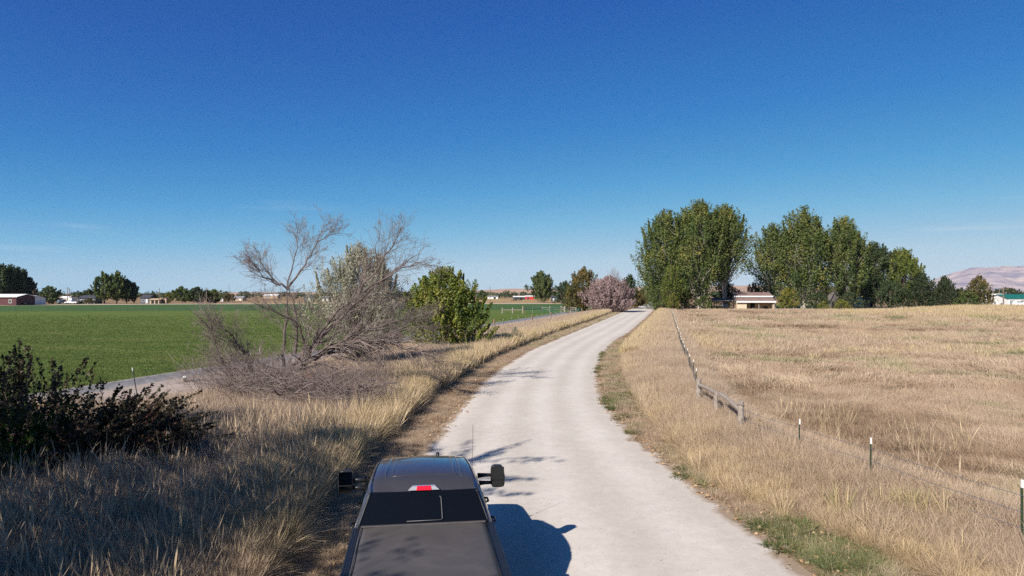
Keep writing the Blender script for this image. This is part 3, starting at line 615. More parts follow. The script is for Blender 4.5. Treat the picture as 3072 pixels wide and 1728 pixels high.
def dead_tree():
    rng = np.random.default_rng(21)
    root = empty('dead_tree', (0, 0, 0), 0, 'fallen dead tree with long bare grey limbs arching above the brush', 'dead tree')
    bx, by, bz = P3(800, 1200, 32)
    root.location = (bx, by, 0)
    off = Vector((bx, by, 0))
    tw = MB()
    limbs = [  # polyline of (px, py, Y), start radius, side-shoot length, kids
        ([(800, 1215, 31.5), (868, 1110, 31.8), (932, 1042, 32), (1012, 932, 32.2), (1077, 883, 32.5)], .13, 2.2, 12, .03),
        ([(1077, 883, 32.5), (1087, 833, 32.7), (1131, 783, 32.9), (1128, 735, 33), (1136, 688, 33.1)], .05, 1.9, 10, .05),
        ([(1077, 883, 32.5), (1146, 783, 32.2), (1178, 735, 32), (1205, 684, 31.8)], .055, 2.1, 12, .04),
        ([(1085, 878, 32.5), (1150, 838, 32), (1205, 800, 31.6), (1272, 786, 31.2), (1318, 802, 31)], .05, 1.8, 12, .0),
        ([(850, 1150, 31.5), (950, 1030, 31.8), (1030, 948, 32), (1111, 868, 32.3), (1180, 815, 32.5), (1240, 770, 32.8)], .09, 1.9, 15, .02),
        ([(800, 1215, 31.5), (900, 1100, 31), (985, 1045, 30.8), (1080, 1022, 30.6), (1180, 1030, 30.4), (1260, 1055, 30), (1330, 1085, 29.8)], .16, 2.2, 40, -.03),
        ([(850, 1180, 32), (852, 1090, 32.4), (854, 1000, 32.5), (862, 930, 32.6), (862, 868, 32.6)], .10, 1.3, 6, .04),
        ([(862, 870, 32.6), (900, 815, 32.8), (935, 765, 33), (955, 710, 33), (987, 669, 33.2)], .055, 1.8, 11, .06),
        ([(945, 740, 33), (985, 705, 33.2), (1024, 692, 33.4)], .028, 1.2, 6, .03),
        ([(862, 870, 32.6), (880, 790, 33), (893, 730, 33.4), (888, 669, 33.6)], .04, 1.5, 9, .08),
        ([(862, 868, 32.6), (820, 845, 32.4), (780, 820, 32), (748, 786, 31.6)], .05, 1.7, 11, .05),
        ([(840, 856, 32.5), (790, 802, 33), (772, 748, 33.4)], .04, 1.4, 9, .06),
        ([(885, 1060, 32), (890, 960, 32), (880, 900, 31.8), (868, 866, 31.6)], .08, 1.2, 5, .04),
        ([(900, 1090, 32), (980, 985, 33), (1050, 935, 33.4), (1110, 905, 33.7), (1200, 880, 34)], .07, 1.8, 12, .02),
        ([(800, 1200, 31.5), (740, 1080, 31), (700, 1010, 30.6), (640, 965, 30.2)], .08, 1.9, 20, .03),
        ([(760, 1190, 31), (690, 1120, 30.5), (650, 1030, 30), (625, 940, 29.8)], .05, 1.8, 26, .04),
        ([(990, 1045, 30.8), (1100, 990, 31), (1200, 960, 31.2), (1290, 965, 31.4)], .07, 1.9, 30, -.01),
        ([(930, 1060, 31), (900, 980, 30.5), (820, 930, 30), (740, 900, 29.6)], .06, 1.9, 18, .03),
        ([(1080, 1022, 30.6), (1120, 1070, 30), (1150, 1120, 29.6), (1165, 1160, 29.4)], .04, .9, 7, -.02),
        ([(745, 1200, 31), (757, 1120, 31), (745, 1060, 31), (720, 1040, 31)], .07, .9, 9, .05),
        ([(870, 1120, 31.5), (960, 1090, 31), (1060, 1120, 30.4), (1180, 1150, 30)], .07, 1.5, 22, -.02),
    ]
    for pts, r, sl, kids, up in limbs:
        W = [Vector(P3(*q)) for q in pts]; W[0].z = max(W[0].z, .0)
        # refine with a little wobble
        Q = [W[0]]
        for a, b in zip(W[:-1], W[1:]):
            for t in (.33, .66, 1): Q.append(a.lerp(b, t) + Vector(rng.normal(size=3)) * (.05 if t < 1 else .02))
        n = len(Q); rr = [r * (1 - .82 * i / (n - 1)) for i in range(n)]
        mb = MB(); mb.tube([q - off for q in Q], rr, 7, cap=False); mb.build('limb', M['dead'], root, True)
        for c in range(int(kids * 2.4)):
            i = int((.18 + .8 * rng.random()) * (n - 1)); d = (Q[min(i + 1, n - 1)] - Q[i - 1]).normalized()
            o = Vector(rng.normal(size=3)); o = (o - d * o.dot(d)).normalized()
            branchy([tw, tw, tw], rng, Q[i] - off, d * .9 + o * .6, sl * rng.uniform(.45, 1.1) * (1.15 - .65 * i / n), max(rr[i] * .3, .009), 2 if rng.random() < .3 else 1, up, .09, 5, 4)
        branchy([tw, tw, tw], rng, Q[-1] - off, Q[-1] - Q[-2], sl * .42, .009, 2, up, .09, 3, 3)
    o = tw.build('twigs', M['twig'], root, True); o['kind'] = 'stuff'
dead_tree()
def brush():
    rng = np.random.default_rng(22); a = MB(); b = MB()
    for i in range(1900):
        t = rng.random(); px = 700 + 500 * t; Y = 29.6 - 4.6 * t + rng.normal(0, 1.1); X = xa(px, Y)
        z = .12 + min(abs(rng.normal()) * .75, 2.2) * (1 - .35 * t) * (.75 + .9 * mnoise.noise(Vector((px * .012, Y, 3))))
        ang = rng.normal(.0, .6) + (math.pi if rng.random() < .35 else 0); Lb = rng.uniform(.6, 1.7)
        if X + Lb > float(grassL(Y)) - .2: continue
        d = Vector((math.cos(ang), math.sin(ang), rng.normal(.08, .3)))
        branchy([a, b], rng, (X, Y, z), d, Lb, rng.uniform(.006, .02) * (2.2 if rng.random() < .12 else 1), 1, -.01, .13, 6, 4)
    for i in range(70):
        t = rng.random(); px = 700 + 480 * t; Y = 29.4 - 4.2 * t + rng.normal(0, .8); d = Vector((rng.normal(.1, .7), rng.normal(-.1, .4), rng.uniform(.25, 1)))
        if xa(px, Y) > float(grassL(Y)) - 1.6: continue
        branchy([a, b, b], rng, (xa(px, Y), Y, rng.uniform(.3, 1.2)), d, rng.uniform(1.0, 1.9), .018, 2, 0, .13, 3, 4)
    V = a.v; m = MB(); m.v = a.v + b.v; k = len(a.v); m.f = a.f + [tuple(q + k for q in f) for f in b.f]
    tag(m.build('brush_pile', M['twig'], None, True), 'tangled pile of cut dead branches heaped beside the tall grass', 'brush pile', None, 'stuff')
    # more small dead sprays rising left, under the plum shrub side and up behind
    c = MB()
    for i in range(110):
        px = rng.uniform(600, 900); Y = rng.uniform(28.5, 34); X = xa(px, Y); d = Vector((rng.normal(-.35, .5), rng.normal(0, .4), 1))
        branchy([c, c, c], rng, (X, Y, 0), d, rng.uniform(1.0, 2.7), .016, 2, .03, .16, 4, 4)
    tag(c.build('dead_saplings', M['twig'], None, True), 'thicket of thin bare dead shoots left of the fallen tree', 'dead shoots', None, 'stuff')
brush()
def leaf_cluster(name, label, cat, x, y, z, mat, n, rad, ls, seed):
    rng = np.random.default_rng(seed); o = unit(rng.normal(size=(n, 3))) * rng.random((n, 1)) ** .5 * rad * [1.3, 1, .8]
    V, Fc = cards(rng, o, rng.normal(size=(n, 3)), rng.uniform(.6, 1.3, n) * ls, .6)
    ob = link(name, np_mesh(name, V, Fc, M[mat], rng.random(n))); ob.location = (x, y, z); tag(ob, label, cat)
p = P3(935, 1124, 29.4); leaf_cluster('dry_leaf_cluster', 'small clump of orange dead leaves caught in the brush pile', 'leaves', *p, 'leaf_rust', 90, .2, .1, 3)

# ---------------------------------------------------------------- grass tufts
def tuft(name, rng, n, h, spread, lean, width, mat, heads=0, curl=.5, seg=3, flat=0, comb=None):
    V = []; Q = []; Tr = []; tq = []; tt = []
    for i in range(n):
        a = rng.random() * 6.283; r = spread * math.sqrt(rng.random()); x0, y0 = r * math.cos(a), r * math.sin(a)
        la = a + rng.normal(0, .7) if comb is None or rng.random() < .2 else rng.normal(0, comb); L = h * rng.uniform(.45, 1.05); le = abs(rng.normal(lean, lean * .5)); dx, dy = math.cos(la), math.sin(la)
        wd = width * rng.uniform(.6, 1.3); nx, ny = -dy, dx; ta = rng.random() * 3.14; nx, ny = math.cos(ta), math.sin(ta)
        hd = rng.random() < heads; b = len(V); tn = rng.random()
        for s in range(seg + 1):
            t = s / seg; z = L * (t - curl * le * t * t * .5); ho = L * le * t ** 1.7; ww = wd * (1 - .75 * t) if not hd else wd * (.45 if s < seg - 1 else (1.7 if s == seg - 1 else .4))
            if flat: z = z * (1 - flat) + .01
            cx, cy = x0 + dx * ho, y0 + dy * ho
            if s < seg: V += [(cx - nx * ww / 2, cy - ny * ww / 2, z), (cx + nx * ww / 2, cy + ny * ww / 2, z)]
            else: V.append((cx, cy, z))
        for s in range(seg - 1): Q.append((b + 2 * s, b + 2 * s + 1, b + 2 * s + 3, b + 2 * s + 2)); tq.append(tn)
        e = b + 2 * (seg - 1); Tr.append((e, e + 1, e + 2)); tt.append(tn)
    me = np_mesh(name, V, [np.array(Q), np.array(Tr)], mat, np.array(tq + tt))
    return bpy.data.objects.new(name, me)
def coll(name, objs):
    c = bpy.data.collections.new(name)
    for o in objs: c.objects.link(o)
    return c
GN = {}
def gn_group(c):
    g = bpy.data.node_groups.new('scatter_' + c.name, 'GeometryNodeTree')
    g.interface.new_socket('Geometry', in_out='INPUT', socket_type='NodeSocketGeometry'); g.interface.new_socket('Geometry', in_out='OUTPUT', socket_type='NodeSocketGeometry')
    N = g.nodes.new; L = g.links.new
    i = N('NodeGroupInput'); o = N('NodeGroupOutput'); ip = N('GeometryNodeInstanceOnPoints'); ci = N('GeometryNodeCollectionInfo')
    ci.inputs['Collection'].default_value = c; ci.inputs['Separate Children'].default_value = True; ci.inputs['Reset Children'].default_value = True
    def na(nm, tp):
        a = N('GeometryNodeInputNamedAttribute'); a.data_type = tp; a.inputs['Name'].default_value = nm
        return [s for s in a.outputs if s.enabled and s.name == 'Attribute'][0]
    L(i.outputs[0], ip.inputs['Points']); L(ci.outputs[0], ip.inputs['Instance']); ip.inputs['Pick Instance'].default_value = True
    L(na('idx', 'INT'), ip.inputs['Instance Index']); L(na('scl', 'FLOAT_VECTOR'), ip.inputs['Scale'])
    e = N('FunctionNodeEulerToRotation'); L(na('rot', 'FLOAT_VECTOR'), e.inputs[0]); L(e.outputs[0], ip.inputs['Rotation'])
    L(ip.outputs[0], o.inputs[0]); return g
def scatter(name, label, c, P, scl, tint, seed=0, tilt=.12, cat='grass', wind=(0, 0), comb=None):
    rng = np.random.default_rng(seed); n = len(P)
    me = bpy.data.meshes.new(name); me.vertices.add(n); me.vertices.foreach_set('co', P.astype(np.float32).ravel())
    rot = np.stack([rng.normal(wind[0], tilt, n), rng.normal(wind[1], tilt, n), rng.random(n) * 6.283], 1)
    if comb: rot[:, 2] = .6 + 4.2 * nz(P * [1, .8, 1], comb, 71) + rng.normal(0, .45, n)
    scl = np.asarray(scl); scl = scl if scl.ndim == 2 else np.repeat(scl[:, None], 3, 1)
    for nm, tp, arr, key in (('rot', 'FLOAT_VECTOR', rot, 'vector'), ('scl', 'FLOAT_VECTOR', scl, 'vector'), ('idx', 'INT', rng.integers(0, len(c.objects), n), 'value'), ('ptint', 'FLOAT', tint, 'value')):
        a = me.attributes.new(nm, tp, 'POINT'); a.data.foreach_set(key, np.asarray(arr, np.int32 if tp == 'INT' else np.float32).ravel())
    o = link(name, me); m = o.modifiers.new('scatter', 'NODES'); m.node_group = gn_group(c)
    return tag(o, label, None, None, 'stuff')

DRY = [(.0, (.45, .345, .255)), (.22, (.49, .37, .262)), (.42, (.50, .38, .25)), (.6, (.58, .45, .275)), (.78, (.52, .41, .21)), (.9, (.26, .26, .10)), (1, (.14, .19, .06))]
PAST = [(.0, (.24, .16, .11)), (.2, (.38, .265, .17)), (.45, (.44, .325, .225)), (.65, (.51, .392, .28)), (.8, (.36, .31, .17)), (.92, (.24, .24, .10)), (1, (.14, .19, .06))]
M['dry'] = foliage('dry_tall_grass', DRY, trans=.25, inst=True, rough=.6)
M['past'] = foliage('pasture_grass', PAST, trans=.2, inst=True, rough=.7)
M['weed'] = foliage('green_weeds', [(0, (.07, .10, .03)), (.5, (.12, .14, .05)), (1, (.25, .2, .09))], trans=.3, inst=True)
M['fgrass'] = foliage('field_grass', [(0, (.09, .14, .035)), (.5, (.14, .19, .045)), (1, (.23, .24, .08))], trans=.3, inst=True)
M['litter'] = foliage('fallen_leaves', [(0, (.30, .17, .08)), (.5, (.48, .30, .15)), (1, (.62, .47, .28))], trans=.15, inst=True)
M['pebble'] = foliage('pebbles', [(0, (.20, .18, .17)), (.5, (.40, .36, .33)), (1, (.55, .5, .46))], trans=0, inst=True)
rg = np.random.default_rng(77)
C_tall = coll('tufts_tall', [tuft('tall_tuft_%d' % i, rg, 70, 1.0, .20, .28, .009, M['dry'], .35) for i in range(5)])
C_fluff = coll('tufts_fluffy', [tuft('fluffy_tuft_%d' % i, rg, 95, .80, .26, .75, .009, M['dry'], .1, .9, 3, 0, .6) for i in range(4)])
C_far = coll('tufts_far', [tuft('far_tuft_%d' % i, rg, 42, 1.0, .42, .3, .030, M['dry'], .2) for i in range(4)])
C_mat = coll('tufts_matted', [tuft('matted_tuft_%d' % i, rg, 90, .40, .30, 1.3, .010, M['past'], 0, 1.1, 3, 0, .55) for i in range(5)])
C_matfar = coll('tufts_matted_far', [tuft('matted_far_tuft_%d' % i, rg, 60, .50, .60, 1.1, .032, M['past'], 0, 1.0, 3, 0, .6) for i in range(4)])
C_stalk = coll('stalks', [tuft('stalk_%d' % i, rg, 9, 1.3, .25, .30, .015, M['dry'], .5, .4, 4) for i in range(5)])
C_weed = coll('weeds', [tuft('weed_%d' % i, rg, 60, .13, .13, 1.2, .022, M['weed'], 0, 1.0, 2) for i in range(4)])
C_field = coll('field_tufts', [tuft('field_tuft_%d' % i, rg, 60, .16, .34, .7, .018, M['fgrass'], 0, .8, 2) for i in range(4)])
def leafy(name, n, sp, mat):
    P = np.stack([rg.uniform(-sp, sp, n), rg.uniform(-sp, sp, n), rg.uniform(.012, .035, n)], 1)
    V, Fc = cards(rg, P, rg.normal(size=(n, 3)) * .35 + [0, 0, 1], rg.uniform(.05, .10, n), .75)
    return bpy.data.objects.new(name, np_mesh(name, V, Fc, mat, rg.random(n)))
C_leaf = coll('fallen_leaf_bits', [leafy('fallen_leaf_bit_%d' % i, 5, .25, M['litter']) for i in range(4)])
def pebble(name):
    b = bmesh.new(); bmesh.ops.create_icosphere(b, subdivisions=1, radius=.5)
    for v in b.verts: v.co *= rg.uniform(.75, 1.2); v.co.z *= .6
    me = bpy.data.meshes.new(name); b.to_mesh(me); b.free(); me.materials.append(M['pebble'])
    a = me.attributes.new('tint', 'FLOAT', 'FACE'); a.data.foreach_set('value', [rg.random()] * len(me.polygons)); return bpy.data.objects.new(name, me)
C_peb = coll('pebble_shapes', [pebble('pebble_%d' % i) for i in range(4)])

def rnd_between(rng, n, y0, y1, fl, fr, bias=1.0):
    Y = y0 + (y1 - y0) * rng.random(n) ** bias; l, r = fl(Y), fr(Y); X = l + (r - l) * rng.random(n)
    return np.stack([X, Y, np.zeros(n)], 1)
def nz(P, s, seed=0): return np.array([mnoise.noise(Vector((p[0] * s + seed, p[1] * s, seed * 1.3))) for p in P])   # about -1..1
def cl(a, lo=0., hi=1.): return np.clip(a, lo, hi)
def inview(P, m=1.2, y0=3): return P[(P[:, 1] > y0) & (np.abs(P[:, 0]) < .78 * P[:, 1] + m + 1.5)]
rs = np.random.default_rng(500)

# left verge, tall grass from the truck to the bend. tint: .0 pinkish grey .. .6 straw gold .. 1 green
P = inview(rnd_between(rs, 26000, 4, 34, lambda y: np.maximum(laneR(y) - .2, -.8 * y - 2), grassL)); P = P[rs.random(len(P)) < .95]
edge = cl((grassL(P[:, 1]) - P[:, 0]) / 3.0)
keep = (nz(P, .9, 4) > -.55 + .0 * edge) ; P = P[keep]; edge = edge[keep]
k1 = nz(P, .35, 2); k2 = nz(P, 1.3, 3)
tint = cl(.56 - .48 * edge + .25 * k1 + .18 * k2, 0, .8)
sc = (.62 + .35 * rs.random(len(P)) + .22 * k1); sc *= np.where(P[:, 1] < 17, .95, 1.0)
isf = (rs.random(len(P)) < .25 + .5 * edge)
scatter('tall_grass', 'tall straw coloured grass on the left verge beside the truck', C_tall, P[~isf], sc[~isf] * 1.08, tint[~isf], 1)
scatter('tall_grass', 'soft pinkish dry grass between the plum shrub and the dead tree', C_fluff, P[isf], sc[isf] * 1.15, tint[isf] - .05, 2, comb=.2)
P = inview(rnd_between(rs, 3400, 4, 24, lambda y: np.maximum(fenceL(y), -.8 * y - 2), lambda y: grassL(y) - .5)); P = P[nz(P, .5, 9) > -.25]
scatter('reed_stalks', 'long pale dead stalks standing in the shaded grass at the lower left', C_stalk, P, rs.uniform(.6, 1.12, len(P)), cl(.25 + .25 * rs.random(len(P))), 3, .2)
P = rnd_between(rs, 15000, 34, 172, laneR, lambda y: grassL(y) + .2, 1.35)
edge = cl((grassL(P[:, 1]) - P[:, 0]) / 4.5); k1 = nz(P, .2, 2); k2 = nz(P, .8, 7)
sc = cl(.95 + .2 * rs.random(len(P)) + .2 * k1 - .35 * edge, .5, 1.3)
scatter('tall_grass', 'straw yellow grass band between the post fence and the gravel road', C_far, P, sc, cl(.60 - .5 * edge + .22 * k1 + .2 * k2, 0, .8), 4)
# right verge
P = inview(rnd_between(rs, 17000, 5, 50, grassR, lambda y: fenceR(y) + .9))
f = cl((P[:, 0] - grassR(P[:, 1])) / 2.5); k1 = nz(P, .45, 12); k2 = nz(P, 1.5, 5); near = cl((24 - P[:, 1]) / 10)
sc = cl(.50 + .52 * f + .3 * k1 + .22 * rs.random(len(P)) - .14 * near, .25, 1.35)
tint = cl(.34 - .26 * f + .30 * k1 + .30 * k2 + .20 * near * (1 - f), 0, .95)
a = rs.random(len(P)) < .5
scatter('verge_grass', 'dry pinkish grass leaning along the wire fence on the right', C_fluff, P[a], sc[a] * 1.15, tint[a], 5, .18, comb=.22)
scatter('verge_grass', 'taller straw tufts along the right side of the road', C_tall, P[~a], sc[~a] * .92, tint[~a], 6, .18)
P = rnd_between(rs, 9000, 50, 190, grassR, lambda y: fenceR(y) + 1, 1.3)
f = cl((P[:, 0] - grassR(P[:, 1])) / 4); k1 = nz(P, .2, 13)
scatter('verge_grass', 'straw yellow tall grass along the right side of the far road', C_far, P, cl(.8 + .25 * rs.random(len(P)) + .2 * k1, .4, 1.2), cl(.62 - .42 * f + .2 * k1, 0, .8), 7)
# shaggy taller clumps and dull weeds that break up both verges
P = inview(np.concatenate([rnd_between(rs, 260, 9, 48, lambda y: grassR(y) + .3, lambda y: fenceR(y) + .5), rnd_between(rs, 60, 9, 30, lambda y: grassR(y) - .2, lambda y: grassR(y) + .6)]))
scatter('grass_clump', 'shaggy pale straw clumps standing out of the right verge', C_tall, P, rs.uniform(.5, .8, len(P)) + .3 * cl((P[:, 1] - 16) / 10), rs.uniform(.1, .68, len(P)), 61, .25)
P = inview(rnd_between(rs, 420, 8, 60, lambda y: grassR(y) - .5, lambda y: fenceR(y) + 1)); P = P[nz(P, .35, 62) > 0]
scatter('verge_weeds', 'dull olive weeds mixed into the dry right verge', C_weed, P, rs.uniform(1.4, 3.0, len(P)), rs.uniform(.5, 1, len(P)), 62)
P = inview(rnd_between(rs, 420, 14, 75, lambda y: grassL(y) - 2.2, lambda y: grassL(y) + .1))
scatter('grass_clump', 'tall golden clumps along the road side of the left verge', C_tall, P, rs.uniform(1.0, 1.45, len(P)), rs.uniform(.45, .72, len(P)), 63, .2)
P = inview(rnd_between(rs, 500, 10, 60, lambda y: fenceR(y) + .5, lambda y: .8 * y)); P = P[nz(P, .2, 64) > .05]
scatter('pasture_weeds', 'pale scattered weed clumps in the near pasture', C_fluff, P, rs.uniform(.45, .95, len(P)), rs.uniform(.0, .6, len(P)), 64, .2)
# pasture on the right
def pasture(n, y0, y1, c, s0, s1, name, label, seed, bias=1.0):
    P = rnd_between(rs, n, y0, y1, lambda y: fenceR(y) + .1, lambda y: .80 * y + 3, bias)
    k1 = nz(P * [1, 1.3, 1], .07, 11); k2 = nz(P * [1, 1.2, 1], .3, seed + 3); k3 = nz(P, 1.15 if y0 < 30 else .55, seed + 5)
    g = cl((nz(P * [1, 1.5, 1], .15, 31) + .35 * nz(P, .6, 33) + .02) * 1.9)
    tint = cl(.31 + .30 * k1 + .24 * k2 + .22 * k3 + .46 * g, 0, .97)
    sc = rs.uniform(s0, s1, len(P)) * (1 + .5 * k2 + .75 * k3 + .25 * k1)
    kp = (k3 > -.42) | (rs.random(len(P)) < .35)
    scatter(name, label, c, P[kp], cl(sc, .25, 3)[kp], tint[kp], seed, .12, comb=.13)
pasture(30000, 6, 36, C_mat, .65, 1.15, 'pasture_grass', 'matted short tan grass of the pasture near the fence', 11)
pasture(30000, 33, 95, C_matfar, .6, 1.05, 'pasture_grass', 'matted tan and green grass across the middle of the pasture', 12, 1.25)
pasture(15000, 92, 190, C_matfar, 1.0, 1.7, 'pasture_grass', 'tan grass of the far pasture before the sheds', 13, 1.0)
# paler tall patches in the pasture
P = np.concatenate([np.stack([rs.normal(cx, sx, n), rs.normal(cy, sy, n), np.full(n, tn)], 1) for cx, cy, sx, sy, n, tn in [(xa(1960, 66), 66, 3.6, 5, 1500, .55), (xa(2430, 64), 63, 5, 3.2, 650, .12), (xa(2300, 60), 59, 3, 2, 260, .2), (xa(2600, 70), 70, 6, 5, 420, .3), (xa(2100, 85), 98, 7, 7, 700, .2), (xa(2750, 100), 105, 9, 5, 500, .4), (xa(2900, 50), 52, 6, 3, 160, .55)]])
tn_ = P[:, 2].copy(); P[:, 2] = 0; ok_ = P[:, 0] > fenceR(P[:, 1]) + 1; P = P[ok_]; tn_ = tn_[ok_]; kk = nz(P, .5, 40)
scatter('pale_grass_patch', 'pale straw tufts standing above the matted pasture', C_far, P, rs.uniform(.35, .85, len(P)) * (1 + .5 * kk), cl(tn_ + .2 * kk + .12 * rs.random(len(P))), 14)
P = np.stack([rs.uniform(xa(2550, 150), xa(3300, 150), 5200), rs.uniform(126, 165, 5200), np.zeros(5200)], 1)
bz_ = lambda P: 1.3 * np.exp(-((P[:, 1] - 150) / 16) ** 2) * cl((P[:, 0] / P[:, 1] - pu(2560)) / .16) + .0
P[:, 2] = bz_(P) - .05; kk = nz(P, .11, 44) + .35 * nz(P, .5, 45)
scatter('weed_bank', 'bank of tall yellow and rust coloured weeds at the far right of the pasture', C_far, P, rs.uniform(.7, 1.5, len(P)), cl(.52 + .3 * kk + .15 * rs.random(len(P)), .1, .85), 15)
gx = np.linspace(xa(2480, 150), xa(3500, 150), 40); gy = np.linspace(118, 182, 24); V = np.array([(x, y, 0) for x in gx for y in gy], float); V[:, 2] = bz_(V) - .03
Fc = np.array([(i * 24 + k, (i + 1) * 24 + k, (i + 1) * 24 + k + 1, i * 24 + k + 1) for i in range(39) for k in range(23)])
tag(link('grass_bank', np_mesh('grass_bank', V, Fc, M['ground'], smooth=True)), 'low earth bank under the tall weeds on the far right', None, None, 'structure')
P = np.stack([rs.uniform(xa(1990, 186), xa(2620, 186), 1500), rs.uniform(176, 190, 1500), np.zeros(1500)], 1)
scatter('rusty_weeds', 'line of rusty brown weeds in front of the sheds', C_far, P, rs.uniform(.4, .95, len(P)), cl(.02 + .5 * rs.random(len(P)) ** 2), 16)
# tall isolated stalks lower right and a yellow green clump
P = np.stack([rs.normal(xa(2790, 13.6), .55, 34), rs.normal(13.6, .35, 34), np.zeros(34)], 1)
scatter('yellow_grass_clump', 'tall yellow green grass clump at the lower right inside the fence', C_tall, P, rs.uniform(.6, 1.0, 34), rs.uniform(.6, .8, 34), 17)
P = inview(np.stack([rs.uniform(6, 16, 70), rs.uniform(11, 26, 70), np.zeros(70)], 1)); P = P[P[:, 0] > fenceR(P[:, 1])]
scatter('reed_stalks', 'few tall straw stalks rising from the near pasture', C_stalk, P, rs.uniform(.55, .95, len(P)), rs.uniform(.4, .7, len(P)), 18)
# weeds, litter, leaves on both strips beside the road
P = inview(rnd_between(rs, 4200, 6, 60, lambda y: roadR(y) - .25, lambda y: grassR(y) + 1.3)); q = cl((P[:, 0] - roadR(P[:, 1])) / 1.2)
P = P[(nz(P, .8, 51) > .02)]; scatter('road_weeds', 'low green weeds scattered along the right road edge', C_weed, P, rs.uniform(.6, 1.5, len(P)), rs.random(len(P)), 19, cat='weeds')
P = inview(rnd_between(rs, 9500, 6, 70, lambda y: roadR(y) + .1, lambda y: grassR(y) + 1.2)); scatter('verge_litter_grass', 'flattened dead grass and green tinges beside the right road edge', C_mat, P, rs.uniform(.3, .7, len(P)), cl(.48 + .55 * nz(P, .55, 8) + .25 * rs.random(len(P)), 0, .98), 20)
P = inview(rnd_between(rs, 8500, 5, 60, lambda y: grassL(y) - .4, lambda y: roadL(y) - .1)); scatter('verge_litter_grass', 'flattened dead grass on the mown strip left of the road', C_mat, P, rs.uniform(.25, .55, len(P)), cl(.35 + .3 * nz(P, .7, 18) + .2 * rs.random(len(P))), 21)
P = rnd_between(rs, 3500, 60, 190, lambda y: grassL(y) - .3, lambda y: roadL(y) - .2); scatter('verge_litter_grass', 'short olive grass strip along the far left road edge', C_matfar, P, rs.uniform(.3, .5, len(P)), cl(.72 + .2 * nz(P, .3, 3)), 22)
P = rnd_between(rs, 3500, 60, 200, lambda y: roadR(y) + .2, lambda y: grassR(y) + .3); scatter('verge_litter_grass', 'short brown grass strip along the far right road edge', C_matfar, P, rs.uniform(.3, .5, len(P)), cl(.3 + .3 * nz(P, .3, 3)), 23)
P = inview(np.concatenate([rnd_between(rs, 700, 7, 45, lambda y: roadR(y) - .2, lambda y: grassR(y) + .3), rnd_between(rs, 500, 7, 45, lambda y: grassL(y), lambda y: roadL(y) + .3)])); P[:, 2] = .02
scatter('fallen_leaves', 'tan fallen leaves scattered on both road verges', C_leaf, P, rs.uniform(.7, 1.3, len(P)), rs.random(len(P)), 24, .03, 'leaves')
P = inview(rnd_between(rs, 9000, 6, 34, lambda y: roadL(y) - .15, lambda y: roadR(y) + .25, 1.2)); e = np.minimum(P[:, 0] - roadL(P[:, 1]), roadR(P[:, 1]) - P[:, 0])
P = P[(rs.random(len(P)) < .35 + .65 * np.exp(-np.maximum(e, 0) / .7))]; P[:, 2] = .026
scatter('loose_stones', 'small loose stones on the gravel road', C_peb, P, rs.uniform(.010, .028, len(P)), rs.random(len(P)) * .7, 25, .5, 'stones')
# green field, near part
P = rnd_between(rs, 44000, 30, 150, lambda y: np.maximum(-.79 * y - 3, -110), lambda y: ditchL(y) - .5, 1.15); P = P[rs.random(len(P)) < cl((150 - P[:, 1]) / 75)]
k = nz(P * [1, 2, 1], .12, 60); k2 = nz(P * [.6, 1.6, 1], .5, 61)
scatter('field_grass', 'short green grass blades of the near green field', C_field, P, cl((.75 + .4 * k2 + .2 * rs.random(len(P))) * (1 + cl((P[:, 1] - 60) / 90) * .8), .4, 2.4), cl(.45 + .4 * k + .3 * k2), 26)
P = rnd_between(rs, 900, 34, 110, lambda y: ditchL(y) - 1.3, lambda y: ditchL(y) - .1); scatter('ditch_edge_grass', 'dry grass fringe along the concrete ditch', C_mat, P, rs.uniform(.4, .8, len(P)), rs.uniform(.3, .95, len(P)), 27)
# small rabbitbrush clump and a yellow / red weed by the wooden post
ptree('rabbitbrush', 'small grey green bush growing in the straw grass beside the post fence', 'bush', 1546, 66, 978, 26, 'shrub', 'leaf_silver', 700, .1, 301, clear=0, up=.5, bark='twig')
ptree('yellow_weed', 'yellow leaved weed stem right of the weathered corner post', 'weed', 2276, 19.6, 1258, 14, 'poplar', 'leaf_yellow', 150, .055, 302, clear=0, up=.9, npl=6)
ptree('red_weed', 'small red leaved weed next to the yellow one by the corner post', 'weed', 2294, 19.8, 1278, 18, 'shrub', 'leaf_rust', 130, .05, 303, clear=.2, up=.6, npl=6)

# ---------------------------------------------------------------- concrete ditch
def ditch():
    root = empty('concrete_ditch', (0, 0, 0), 0, 'long grey concrete irrigation ditch curb between green field and gravel lane', 'ditch')
    ys = np.arange(24, 178, 1.5); prof = [(-.75, -.0), (-.75, .16), (-.55, .17), (-.50, .04), (-.10, .04), (-.05, .29), (.12, .31), (.16, .26), (.60, .0)]
    rng = np.random.default_rng(3); V = []; n = len(prof)
    for y in ys:
        x = float(ditchL(y)); dz = .012 * math.sin(y * .9); 
        for a, z in prof: V.append((x + a, y, max(z + (dz if z > .1 else 0), -.02)))
    Fc = [(i * n + k, i * n + k + 1, (i + 1) * n + k + 1, (i + 1) * n + k) for i in range(len(ys) - 1) for k in range(n - 1)]
    link('channel', np_mesh('channel', V, np.array(Fc), M['concrete']), root)
ditch()
def turnout():
    x, y = gnd(556, 1147); root = empty('headgate', (x, y, 0), 0, 'small white capped metal headgate standing on the gravel lane by the ditch', 'headgate')
    m = MB(); m.box((0, 0, .12), (.12, .12, .24)); m.build('post', M['tpost'], root); m = MB(); m.box((.0, 0, .29), (.18, .16, .1)); m.build('cap', M['white_tip'], root, bevel=.02)
    m = MB(); m.tube([(.05, .1, .06), (1.6, .9, .06)], .05, 7); m.build('pipe', M['wire'], root)
turnout()

